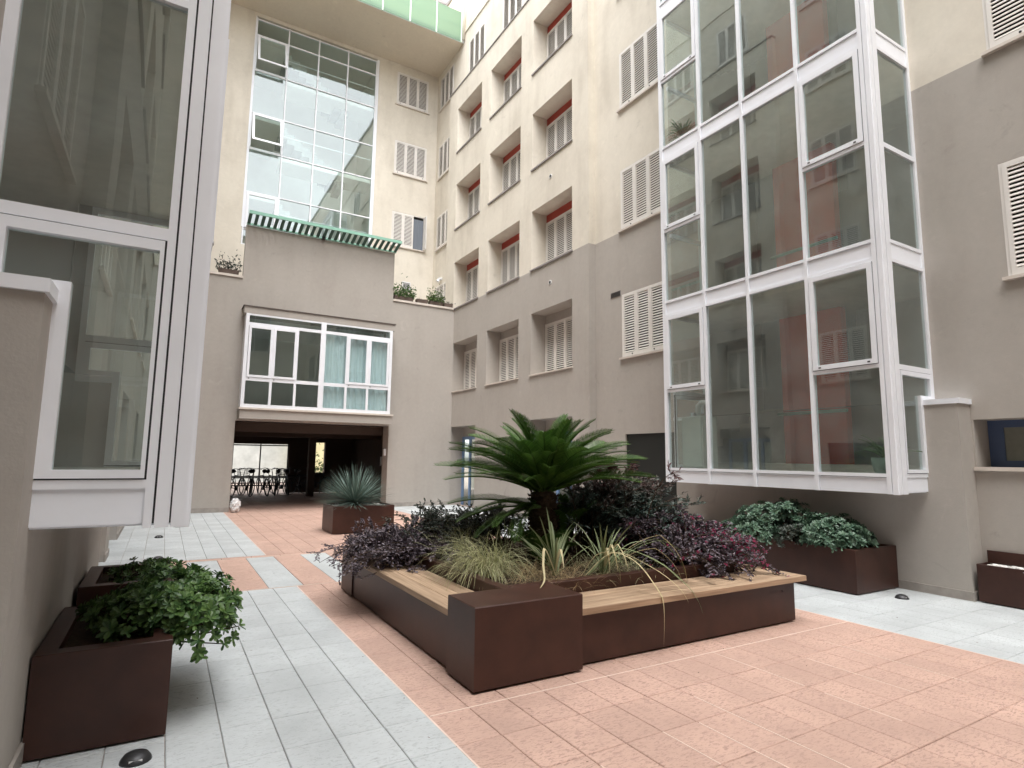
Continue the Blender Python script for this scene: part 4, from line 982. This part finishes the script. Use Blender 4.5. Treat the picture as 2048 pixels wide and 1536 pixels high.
# ------------------------------------------------------------------ sago palm
def frond_mesh(name, L, bend, seed, n=64, pl=.175, V=.46):
    g = np.random.default_rng(seed); rb = MB()
    def rach(t):                                   # in the X-Z plane, arching downwards along its length
        a = 0; x = z = 0; st = 24
        k = int(t * st)
        for i in range(k): a = -bend * (i / st) ** 1.3; x += math.cos(a) * L / st; z += math.sin(a) * L / st
        f = t * st - k; a = -bend * (k / st) ** 1.3; return np.array([x + math.cos(a) * L / st * f, 0, z + math.sin(a) * L / st * f]), a
    pts = [rach(t)[0].tolist() for t in np.linspace(0, 1, 14)]
    rb.tube(pts, [.011 * (1 - .8 * t) + .002 for t in np.linspace(0, 1, 14)], 5)
    vs = []; fs = []
    for i in range(n):
        t = .10 + .90 * (i + .5) / n
        p, a = rach(min(t, .999)); tg = np.array([math.cos(a), 0, math.sin(a)]); up = np.array([-math.sin(a), 0, math.cos(a)])
        l = pl * (math.sin(math.pi * (.12 + .80 * t)) ** .7) * (1.0 if t < .93 else .8)
        for s in (-1, 1):
            fw = .55 + .55 * t
            d = unit(np.array([0, s, 0]) * 1.0 + tg * fw + up * V); d2 = unit(d + tg * .15 - up * .30 + g.normal(size=3) * .05)
            w = .0078; sd = unit(np.cross(d, up + 1e-3)) * w / 2
            q1 = p + d * l * .55; q2 = q1 + d2 * l * .45; o = len(vs)
            vs += [tuple(p - sd), tuple(p + sd), tuple(q1 + sd), tuple(q1 - sd), tuple(q2)]; fs += [(o, o + 1, o + 2, o + 3), (o + 3, o + 2, o + 4)]
    rb.add(vs, fs)
    return mesh_of(name, rb, LM['cycad'])
def cycad(name, label, loc, trunk_h, trunk_r, specs, scale=1.0, group=None, seed=5):
    T = thing(name, label, 'palm', loc, group); g = random.Random(seed)
    if trunk_h > 0:
        tr = MB(); prof = []; nn = 16
        for i in range(nn + 1):
            t = i / nn; prof.append((trunk_r * (1.05 - .15 * t + .05 * (i % 2)), trunk_h * t))
        prof.append((trunk_r * .6, trunk_h + .05)); tr.lathe(loc, prof, 18)
        for i in range(nn):                        # old leaf bases
            for k in range(15):
                a = 2 * math.pi * (k + .5 * (i % 2)) / 15 + g.uniform(-.08, .08); z = trunk_h * (i + .5) / nn; r = trunk_r * .96
                c = Vector((loc[0] + r * math.cos(a), loc[1] + r * math.sin(a), loc[2] + z)); o = Vector((math.cos(a), math.sin(a), .9)).normalized(); s = Vector((-math.sin(a), math.cos(a), 0))
                tr.add([tuple(c - s * .028), tuple(c + s * .028), tuple(c + s * .015 + o * .045), tuple(c - s * .015 + o * .045), tuple(c - Vector((0, 0, .02)) + o * .03)], [(0, 1, 2, 3), (1, 0, 4), (2, 1, 4), (3, 2, 4), (0, 3, 4)])
        part('trunk', tr, 'trunk', T)
    ms = {}
    for (n, el0, el1, L, bend, h, az0) in specs:
        for k in range(n):
            v = k % 3; key = (round(L, 2), round(bend, 2), v)
            if key not in ms: ms[key] = frond_mesh('frond', L * (1 - .05 * v), bend * (1 + .12 * v), seed + len(ms))
            az = az0 + 2 * math.pi * (k + g.uniform(-.3, .3)) / n; el = R(g.uniform(el0, el1))
            inst('frond', ms[key], T, (loc[0] + .05 * math.cos(az), loc[1] + .05 * math.sin(az), loc[2] + trunk_h + h), (g.uniform(-.55, .55), -el, az), (scale,) * 3)
    return T
PALM = (3.66, 5.50, .50)
cycad('sago_palm', 'large dark green sago palm rising from the middle of the bench planter', PALM, .70, .155,
      [(13, 62, 82, .95, .75, .08, .2), (21, 48, 62, 1.10, .85, .06, .5), (26, 34, 48, 1.18, .70, .04, .1), (22, 20, 33, 1.20, .55, .02, .3)])
low = cycad('sago_palm', 'drooping side head of sago fronds low on the left of the big palm', (3.50, 5.40, 1.02), 0, 0, [(6, -6, 6, .92, .55, .06, 2.9)], seed=9)
for i, f in enumerate([c for c in low.children if c.name.startswith('frond')]): f.rotation_euler[2] = R(150 + 14 * i); f.rotation_euler[1] = R(-14 + 9 * (i % 3)); f.rotation_euler[0] = R(-10 + 6 * i)
cycad('young_cycad', 'young upright cycad right behind the palm trunk', (3.98, 5.62, .5), .12, .05, [(7, 55, 82, .62, .8, .0, .4)], seed=21)
cycad('young_cycad', 'small feathery cycad pup at the foot of the palm trunk', (3.47, 5.18, .5), .03, .04, [(6, 50, 75, .42, .7, .0, 1.0)], seed=22)

# ------------------------------------------------------------------ shrubs of the bench planter
spray_bush('purple_shrub', 'purple-leaved shrub spilling over the far left corner of the bench', 'shrub', (2.62, 6.42, .5), 210, .80, .36, .036, LM['loro'], seed=3,
           dirs=[(-95, 45, 5, 1.0, .8), (-150, 40, 3, .75, .75), (-30, 60, 3, .8, .95), (60, 70, 2, .7, 1.1)], drop=.42, per=120, group='shrubs in the bench planter', basespread=(.24, .28), spread=.26, fan=9)
spray_bush('dark_shrub', 'dark leafy shrub in the shade left behind the palm trunk', 'shrub', (3.15, 6.30, .5), 150, .66, .52, .036, LM['dark'], seed=4, drop=.3, per=80, group='shrubs in the bench planter', basespread=(.3, .2))
spray_bush('red_tipped_shrub', 'red-tipped dark shrub right of the palm', 'shrub', (4.60, 5.62, .5), 260, .64, .98, .058, LM['nandina'], seed=5,
           dirs=[(0, 180, 3, .8, 1.05), (90, 60, 3, 1.15, .85), (160, 40, 2, .9, .7)], drop=.35, per=80, fan=8, aspect=.36, group='shrubs in the bench planter', basespread=(.28, .22), widest=.38)
spray_bush('flowering_shrub', 'purple shrub with pink flowers hanging over the front bench', 'shrub', (4.90, 4.80, .5), 290, .78, .56, .036, LM['loro'], seed=6,
           dirs=[(150, 50, 5, .92, .6), (90, 50, 3, .85, .8), (20, 60, 3, .75, 1.05), (-90, 50, 1, .5, .9)], drop=.62, per=120, fan=9, group='shrubs in the bench planter', flowers=(LM['pink'], .7, 5.1), basespread=(.24, .2), spread=.26)
# grasses and strap plants
def tuft(name, label, loc, n, L, w, lean, droop, material, seed, az=None, seg=8, spread=.05, cat='grass', group=None):
    g = random.Random(seed); T = thing(name, label, cat, loc, group); mb = MB()
    for _ in range(n):
        a = g.uniform(0, 6.283) if az is None else R(g.gauss(az[0], az[1]))
        blade(mb, (loc[0] + g.gauss(0, spread), loc[1] + g.gauss(0, spread), loc[2]), a, L * g.uniform(.55, 1.15), R(g.uniform(*lean)), R(g.uniform(*droop)), w * g.uniform(.7, 1.2), seg, None, g.uniform(-.5, .5))
    part('blades', mb, material, T, kind='stuff'); return T
tuft('feather_grass', 'pale feathery grass clump leaning over the left bench', (2.72, 5.05, .5), 520, .62, .0048, (15, 65), (70, 165), LM['grass'], 31, az=(-120, 70), spread=.08)
tuft('feather_grass', 'wispy upright tuft of pale grass behind the left bench', (2.80, 5.75, .5), 200, .5, .004, (4, 40), (40, 110), LM['grass'], 32, spread=.08)
tuft('dry_grass', 'straw-coloured matted grass in the front of the bench planter', (3.10, 4.62, .49), 520, .34, .003, (30, 85), (30, 110), LM['dry'], 33, spread=.20)
tuft('dry_grass', 'low pale grass carpet beside the front inner wall', (3.95, 4.75, .49), 420, .30, .003, (25, 85), (30, 110), LM['grass'], 34, spread=.22)
def strap(name, label, loc, n, L, w, seed, extra=(), lean=(4, 45), droop=(10, 75)):
    g = random.Random(seed); T = thing(name, label, 'plant', loc, 'strap-leaved plants in the bench planter')
    for i in range(n):
        mb = MB(); blade(mb, (loc[0] + g.gauss(0, .02), loc[1] + g.gauss(0, .02), loc[2]), g.uniform(0, 6.283), L * g.uniform(.6, 1.1), R(g.uniform(*lean)), R(g.uniform(*droop)), w * g.uniform(.8, 1.2), 10, (g.uniform(.5, .8), R(g.uniform(0, 40))) if g.random() < .25 else None, g.uniform(-.6, .6))
        part('leaf', mb, LM['strap'], T)
    for (az, l, ln, dr, kk, mm) in extra:
        mb = MB(); blade(mb, loc, R(az), l, R(ln), R(dr), w * 1.15, 14, kk, .3); part('leaf', mb, LM[mm], T)
    return T
strap('flax_plant', 'spiky green strap-leaved plant before the palm trunk', (3.28, 4.72, .5), 20, .66, .022, 41, extra=[(205, .62, 30, 70, (.55, R(50)), 'strap_dry'), (-60, .7, 40, 20, None, 'strap'), (60, .8, 50, 25, None, 'strap')])
strap('flax_plant', 'cream-striped strap plant with long leaves drooping over the front bench', (3.72, 4.55, .5), 22, .60, .021, 42,
      extra=[(128, 1.35, 38, 120, (.42, R(45)), 'strap_dry'), (120, 1.25, 42, 105, (.45, R(40)), 'strap'), (112, 1.2, 48, 85, (.5, R(25)), 'strap'), (190, .6, 18, 60, (.5, R(95)), 'strap_dry'), (205, .55, 20, 60, (.5, R(95)), 'strap_dry'), (170, .62, 20, 60, (.5, R(90)), 'strap_dry'), (135, 1.0, 45, 100, (.5, R(30)), 'strap_dry')], droop=(20, 100))
def arched(parent, pts, w, m):
    P = [Vector(p) for p in pts]; n = 18; vs = []; fs = []
    def cr(t):
        k = min(int(t), len(P) - 2); f = t - k; a, b, c, d = P[max(k - 1, 0)], P[k], P[k + 1], P[min(k + 2, len(P) - 1)]
        return .5 * ((2 * b) + (c - a) * f + (2 * a - 5 * b + 4 * c - d) * f * f + (3 * b - a - 3 * c + d) * f ** 3)
    for i in range(n + 1):
        t = i / n * (len(P) - 1); p = cr(t); q = cr(min(t + .02, len(P) - 1.0001)) - cr(max(t - .02, 0)); sd = q.cross(Vector((.3, -.4, 1))).normalized(); nn = sd.cross(q.normalized())
        ww = w * (1 - (i / n) ** 3) + .001; vs += [tuple(p - sd * ww / 2 + nn * ww * .15), tuple(p), tuple(p + sd * ww / 2 + nn * ww * .15)]
    for i in range(n): a = 3 * i; fs += [(a, a + 1, a + 4, a + 3), (a + 1, a + 2, a + 5, a + 4)]
    part('leaf', MB().add(vs, fs), LM[m], parent)
LF = [t for t in sc.objects if t.get('label', '').startswith('cream-striped')][0]
arched(LF, [(3.42, 4.5, .52), (3.52, 4.35, .74), (3.64, 4.05, .72), (3.69, 3.79, .50), (3.69, 3.725, .36), (3.67, 3.715, .06)], .026, 'strap_dry')
arched(LF, [(3.45, 4.5, .52), (3.62, 4.30, .78), (3.88, 4.0, .70), (4.04, 3.79, .50), (4.10, 3.725, .38), (4.13, 3.70, .27)], .024, 'strap')
arched(LF, [(3.47, 4.5, .52), (3.66, 4.32, .74), (3.84, 4.02, .64), (3.94, 3.80, .50), (3.98, 3.72, .38)], .022, 'strap_dry')
arched(LF, [(3.50, 4.5, .52), (3.75, 4.36, .76), (4.0, 4.10, .66), (4.10, 3.92, .52), (4.16, 3.84, .47)], .022, 'strap')
arched(LF, [(3.20, 4.6, .52), (2.98, 4.45, .80), (2.86, 4.30, .70), (2.74, 4.10, .62), (2.62, 3.98, .585)], .024, 'strap_dry')
strap('flax_plant', 'thin upright reeds left of the palm', (3.12, 5.45, .5), 9, .62, .010, 43, lean=(2, 22), droop=(5, 30))

# ------------------------------------------------------------------ planter shrubs
rosette_bush('pittosporum', 'glossy green rounded shrub bulging out of the nearest left planter', 'shrub', (-.05, 4.75, .48),
             [((.20, 4.60, .56), (.30, .46, .19)), ((.30, 4.42, .48), (.20, .32, .19)), ((.10, 4.98, .58), (.32, .36, .19)), ((.28, 4.92, .54), (.22, .34, .20)), ((-.05, 4.7, .56), (.30, .42, .14))], 640, .062, LM['pitto'], seed=12, up=.6)
rosette_bush('pittosporum', 'sparse greenery in the second left planter', 'shrub', (-.15, 6.25, .5), [((-.10, 6.25, .54), (.22, .32, .10)), ((.06, 6.1, .56), (.14, .28, .11))], 110, .05, LM['pitto'], seed=13)
rosette_bush('pittosporum', 'grey-green mounded shrub at the far end of the long right planter', 'shrub', (7.75, 5.55, .48),
             [((7.62, 5.62, .74), (.42, .40, .24)), ((7.72, 5.32, .80), (.34, .28, .24)), ((7.40, 5.7, .58), (.30, .45, .18))], 430, .066, LM['pitto_grey'], seed=14, group='shrubs under the right bay')
rosette_bush('pittosporum', 'grey-green mounded shrub at the near end of the long right planter', 'shrub', (7.75, 4.65, .48),
             [((7.66, 4.66, .66), (.40, .42, .22)), ((7.45, 4.55, .58), (.24, .34, .16)), ((7.75, 4.42, .60), (.36, .16, .13))], 400, .070, LM['pitto_grey'], seed=15, group='shrubs under the right bay')
rosette_bush('pittosporum', 'darker trailing shrub between the two mounds under the right bay', 'shrub', (7.6, 5.1, .48), [((7.42, 5.04, .56), (.26, .22, .20))], 120, .05, LM['dark'], seed=16, group='shrubs under the right bay')

# yucca rosette
YU_ = thing('blue_yucca', 'blue-green spiky yucca ball in the planter before the passage', 'plant', (3.62, 12.78, .53))
g = random.Random(50); mb = MB()
for i in range(520):
    a = g.uniform(0, 6.283); el = math.asin(g.uniform(-.12, 1)); L = .86 * g.uniform(.82, 1.06)
    blade(mb, (3.62 + .03 * math.sin(a), 12.78 + .03 * math.cos(a), .60), a, L, R(90) - el, R(g.uniform(-2, 16)), .017, 4)
part('leaves', mb, LM['yucca'], YU_, kind='stuff')
part('stem', MB().lathe((3.62, 12.78, .5), [(.09, 0), (.10, .1), (.05, .2)], 12), 'trunk', YU_)

# ------------------------------------------------------------------ pots on the terrace parapets
def ledge_pot(label, x0, x1, y, z, h, n, seed, m, size=.07):
    T = thing('window_box', label, 'flower box', ((x0 + x1) / 2, y, z), 'flower boxes on the terrace parapet')
    part('trough', MB().add([(x0 + .02, y - .08, z), (x1 - .02, y - .08, z), (x1 - .02, y + .08, z), (x0 + .02, y + .08, z), (x0, y - .1, z + .15), (x1, y - .1, z + .15), (x1, y + .1, z + .15), (x0, y + .1, z + .15)], [(0, 3, 2, 1), (4, 5, 6, 7), (0, 1, 5, 4), (1, 2, 6, 5), (2, 3, 7, 6), (3, 0, 4, 7)]), 'trough', T)
    if n:
        g = np.random.default_rng(seed)
        P = np.stack([g.uniform(x0 - .05, x1 + .05, n), y + g.normal(size=n) * .08, z + .13 + np.abs(g.normal(size=n)) * h * .45], 1); D = unit(g.normal(size=(n, 3)) + np.array([0, -.2, .5])); N = unit(g.normal(size=(n, 3)) + np.array([0, 0, 1]))
        V, F = leaves_mesh(P, D, N, g.uniform(.6, 1.2, n) * size, g.uniform(.6, 1.2, n) * size * .5); npart('foliage', V, F, m, T, kind='stuff')
    return T
ledge_pot('bushy green flower box left on the right-hand parapet', 6.22, 6.90, 18.47, 6.79, .42, 620, 61, LM['pitto'], .09)
ledge_pot('bare trough in the middle of the right-hand parapet', 7.02, 7.42, 18.47, 6.79, .1, 12, 62, LM['dry'])
ledge_pot('yellow-green flower box right on the right-hand parapet', 7.48, 7.98, 18.47, 6.79, .40, 560, 63, LM['hedge'], .08)
ledge_pot('empty trough beside the corner of the right-hand parapet', 8.02, 8.36, 18.47, 6.79, .1, 25, 64, LM['dark'])
ledge_pot('brown box with straggly plants on the left-hand parapet', .95, 1.50, 18.47, 6.79, .38, 260, 65, LM['dark'], .08)

# ------------------------------------------------------------------ small things
def uplight(label, x, y):
    T = thing('ground_light', label, 'light', (x, y, 0), 'ground lights')
    part('dome', MB().lathe((x, y, 0), [(.075, 0), (.072, .012), (.055, .034), (.03, .045)], 18), 'metal_dark', T, smooth=True)
    part('lens', MB().box(x - .03, x + .03, y - .062, y - .05, .012, .024), 'plastic_white', T)
uplight('dark domed ground light at the bottom edge beside the nearest planter', -.01, 3.83)
uplight('dark domed ground light on the left grey paving, nearer one', .04, 10.64)
uplight('dark domed ground light on the left grey paving, farther one', .03, 13.32)
uplight('dark domed ground light by the right pier', 7.68, 3.85)
# crumpled white bag
g = random.Random(71); mb = MB(); n1, n2 = 13, 20; vs = []; fs = []
for i in range(n1):
    for k in range(n2):
        a = 2 * math.pi * k / n2; ph = math.pi * i / (n1 - 1); r = .17 * (1 + g.uniform(-.30, .2)); vs.append((1.80 + r * .8 * math.sin(ph) * math.cos(a), 18.12 + r * math.sin(ph) * math.sin(a) * .8, max(.002, .19 - r * 1.15 * math.cos(ph))))
for i in range(n1 - 1):
    for k in range(n2): fs.append((i * n2 + k, i * n2 + (k + 1) % n2, (i + 1) * n2 + (k + 1) % n2, (i + 1) * n2 + k))
mb.add(vs, fs); part('plastic_bag', mb, 'plastic_white', None, 'crumpled white plastic bag at the left jamb of the passage', 'bag')
# passage lamps
for i, (x, y, lab) in enumerate(((2.6, 21.0, 'left tube lamp on the passage ceiling'), (3.05, 20.4, 'second tube lamp from the left on the passage ceiling'), (5.7, 21.0, 'right tube lamp on the passage ceiling'))):
    T = thing('tube_lamp', lab, 'lamp', (x, y, 2.4), 'passage ceiling lamps')
    part('housing', MB().box(x - .3, x + .3, y - .05, y + .05, 2.46, 2.555), 'plastic_white', T); part('tube', MB().tube([(x - .28, y, 2.45), (x + .28, y, 2.45)], .02, 8), 'plastic_white', T)
T = thing('wall_lamp', 'small white oval lamp on the right passage wall', 'lamp', (7.26, 22.2, 1.5))
part('backplate', MB().box(7.27, 7.298, 22.1, 22.3, 1.2, 1.62), 'black', T); part('cover', MB().box(7.21, 7.27, 22.14, 22.26, 1.24, 1.58), 'plastic_white', T)
T = thing('intercom', 'white intercom box on the right jamb of the passage', 'intercom', (6.18, 18.62, 1.8))
part('case', MB().box(6.14, 6.188, 18.55, 18.66, 1.62, 1.84), 'plastic_white', T); part('visor', MB().box(6.13, 6.188, 18.54, 18.67, 1.84, 1.86), 'metal_dark', T)

# ------------------------------------------------------------------ bicycles behind the passage
def bike_parts():
    d = {}
    for nm, cx in (('front_wheel', .52), ('rear_wheel', -.52)):
        m = MB(); n = 22
        for rr, w in ((.33, .017), (.29, .006)):
            pts = [(cx + rr * math.cos(2 * math.pi * k / n), 0, .345 + rr * math.sin(2 * math.pi * k / n)) for k in range(n + 1)]; m.tube(pts, w, 5, False)
        for k in range(10): a = math.pi * k / 10; m.tube([(cx - .29 * math.cos(a), 0, .345 - .29 * math.sin(a)), (cx + .29 * math.cos(a), 0, .345 + .29 * math.sin(a))], .002, 3, False)
        d[nm] = m
    f = MB(); a, b, c, h, hh = (-.52, 0, .345), (-.08, 0, .30), (-.20, 0, .80), (.36, 0, .82), (.42, 0, .62)
    for p, q in ((b, c), (b, hh), (c, (.38, 0, .76)), (a, c), (a, b), ((.34, 0, .92), hh), (hh, (.52, 0, .345))): f.tube([p, q], .016, 6)
    d['frame'] = f
    hb = MB().tube([(.33, 0, .90), (.31, 0, 1.02), (.33, .02, 1.04)], .012, 5).tube([(.16, -.28, 1.03), (.30, -.2, 1.06), (.34, 0, 1.03), (.30, .2, 1.06), (.16, .28, 1.03)], .013, 5); d['handlebar'] = hb
    d['saddle'] = MB().tube([(-.2, 0, .8), (-.22, 0, .93)], .012, 5).tube([(-.36, 0, .95), (-.28, 0, .965), (-.08, 0, .95)], [.075, .08, .025], 8)
    bk = MB(); bk.box(.44, .70, -.16, .16, .80, .81)
    for q in (.84, .90, .96, 1.02):
        bk.tube([(.44, -.17, q), (.72, -.17, q), (.72, .17, q), (.44, .17, q), (.44, -.17, q)], .006, 4)
    for q in range(7): bk.tube([(.46 + .04 * q, -.17, .80), (.46 + .04 * q, -.175, 1.02)], .004, 3).tube([(.46 + .04 * q, .17, .80), (.46 + .04 * q, .175, 1.02)], .004, 3)
    d['basket'] = bk
    cr = MB().tube([(-.08, -.03, .30), (-.08, .03, .30)], .09, 12).tube([(-.08, .05, .30), (-.02, .06, .14)], .01, 5).tube([(-.08, -.05, .30), (-.14, -.06, .46)], .01, 5); d['crank'] = cr
    return {k: mesh_of(k, v, 'black' if 'wheel' in k or k in ('saddle', 'basket') else 'metal_dark', True) for k, v in d.items()}
bm = bike_parts()
bl = ['leftmost bicycle parked at the far end of the passage', 'second bicycle from the left in the passage', 'third bicycle from the left in the passage', 'bicycle with a front basket near the middle of the passage rack', 'bicycle with a front basket left of the dark pillar', 'bicycle standing before the dark pillar', 'rightmost bicycle in the passage', 'bicycle wedged between the leftmost two in the passage', 'bicycle left of the middle basket bicycle in the passage', 'bicycle behind the two basket bicycles in the passage']
for i, (x, y, rz, bs) in enumerate(((2.55, 25.2, 62, 1), (3.05, 25.5, 80, 0), (3.50, 25.4, 98, 0), (3.98, 25.3, 75, 1), (4.42, 25.4, 84, 1), (4.95, 25.7, 35, 0), (5.60, 25.6, 25, 0), (2.80, 25.1, 104, 0), (3.76, 25.15, 68, 0), (4.20, 25.9, 112, 0))):
    T = thing('bicycle', bl[i], 'bicycle', (x, y, 0), 'bicycles parked in the passage'); T.rotation_euler = (R(4 if i % 2 else -5), 0, R(rz))
    for k, me in bm.items():
        if k == 'basket' and not bs: continue
        inst(k, me, T, (0, 0, 0), local=True)
T = thing('bicycle_rack', 'low dark rail rack that the bicycles lean on', 'rack', (3.9, 26.0, 0))
part('rail', MB().tube([(2.1, 26.1, .72), (5.9, 26.1, .72)], .025, 6), 'metal_dark', T); part('rail', MB().tube([(2.1, 26.1, .45), (5.9, 26.1, .45)], .02, 6), 'metal_dark', T)
for x in (2.15, 3.1, 4.05, 5.0, 5.85): part('post', MB().tube([(x, 26.1, 0), (x, 26.1, .72)], .02, 6), 'metal_dark', T)
T = thing('metal_screen', 'dark framed gate closing the bright end of the passage', 'gate', (3.4, 26.7, 0))
for x in (2.12, 2.42, 3.48, 4.58): part('post', MB().box(x - .025, x + .025, 26.68, 26.73, 0, 2.05), 'metal_dark', T)
for z in (1.97, .30, .62): part('rail', MB().box(2.1, 4.6, 26.685, 26.725, z, z + .05), 'metal_dark', T)
# yard beyond
T = part('yard_wall', MB().box(-6, 6.6, 38, 38.3, 0, 6), 'yard_wall', None, 'bright whitish garden wall seen through the passage', 'wall')
T = part('yard_wall', MB().box(6.6, 14, 37.4, 37.7, 0, 6), 'yellow_wall', None, 'yellow garden wall behind the narrow passage opening', 'wall')
g = np.random.default_rng(77); n = 1400; P = np.stack([g.uniform(5.9, 8.5, n), 30.5 + g.normal(size=n) * .2, np.abs(g.normal(size=n)) * .55 + .3], 1)
V, F = leaves_mesh(P, unit(g.normal(size=(n, 3))), unit(g.normal(size=(n, 3))), g.uniform(.08, .16, n), g.uniform(.04, .08, n))
T = thing('hedge', 'leafy green hedge before the yellow garden wall', 'hedge', (7.2, 30.5, 0)); npart('foliage', V, F, LM['hedge'], T, kind='stuff')
st = MB()
for i in range(9): st.tube([(6 + .3 * i, 30.5, 0), (6.05 + .3 * i, 30.5, .8)], .02, 5)
part('stems', st, 'stem', T, kind='stuff')

# ------------------------------------------------------------------ inside the right bay
T = thing('potted_cycad', 'potted dark cycad inside the right bay at its near corner', 'plant', (7.98, 4.08, 1.46))
part('pot', MB().lathe((7.98, 4.08, 1.46), [(.13, 0), (.155, .10), (.16, .12), (.165, .20)], 20), mat('pale_green_pot', (.42, .55, .47), .5), T, smooth=True)
pm = frond_mesh('frond', .42, .9, 91, 26, .08)
for k in range(12):
    inst('frond', pm, T, (7.98, 4.08, 1.64), (0, -R(35 + 9 * (k % 5)), 2 * math.pi * k / 12 + .2 * (k % 2)))
T = thing('service_cabinet', 'pale boiler cabinet with bent flue pipe inside the far end of the right bay', 'cabinet', (8.1, 7.1, 1.46))
part('body', bevbox(MB(), 7.85, 8.2, 6.93, 7.40, 1.47, 2.35), mat('pale_cabinet', (.5, .56, .52), .5), T)
part('door', MB().box(7.835, 7.849, 6.96, 7.37, 1.5, 2.32), mat('pale_cabinet_door', (.55, .62, .57), .45), T)
part('flue_pipe', MB().tube([(8.05, 7.2, 2.35), (8.05, 7.2, 2.55), (8.05, 7.12, 2.60), (8.05, 6.99, 2.60), (8.05, 6.93, 2.66), (8.05, 6.93, 3.0)], .045, 10), 'plastic_white', T, smooth=True)
T = thing('potted_fern', 'yellow-green potted plant behind the bay glass two floors up, at its far edge', 'plant', (7.85, 7.2, 7.3))
part('pot', MB().lathe((7.85, 7.2, 7.29), [(.1, 0), (.13, .2)], 16), 'terracotta', T)
mb = MB(); g = random.Random(93)
for i in range(60): blade(mb, (7.85, 7.2, 7.48), g.uniform(0, 6.28), .42 * g.uniform(.6, 1.1), R(g.uniform(5, 50)), R(g.uniform(30, 120)), .03, 6)
part('leaves', mb, LM['hedge'], T, kind='stuff')

# fallen leaves and crumbs on the paving
g = np.random.default_rng(123); n = 90
P = np.stack([g.uniform(.2, 7.2, n), g.uniform(2.4, 9, n), np.full(n, .003)], 1); keep = ~((P[:, 0] > 1.9) & (P[:, 0] < 5.75) & (P[:, 1] > 3.7) & (P[:, 1] < 7.4)) & ~((P[:, 0] < .3) & (P[:, 1] > 4)); P = P[keep]; n = len(P)
D = unit(np.stack([g.normal(size=n), g.normal(size=n), np.full(n, .05)], 1)); N = unit(np.stack([g.normal(size=n) * .15, g.normal(size=n) * .15, np.ones(n)], 1))
V, F = leaves_mesh(P, D, N, g.uniform(.008, .026, n), g.uniform(.004, .012, n)); 
npart('fallen_leaves', V, F, leafmat('fallen_leaf', (.05, .03, .02), (.16, .09, .045), .7, 0), None, kind='stuff')
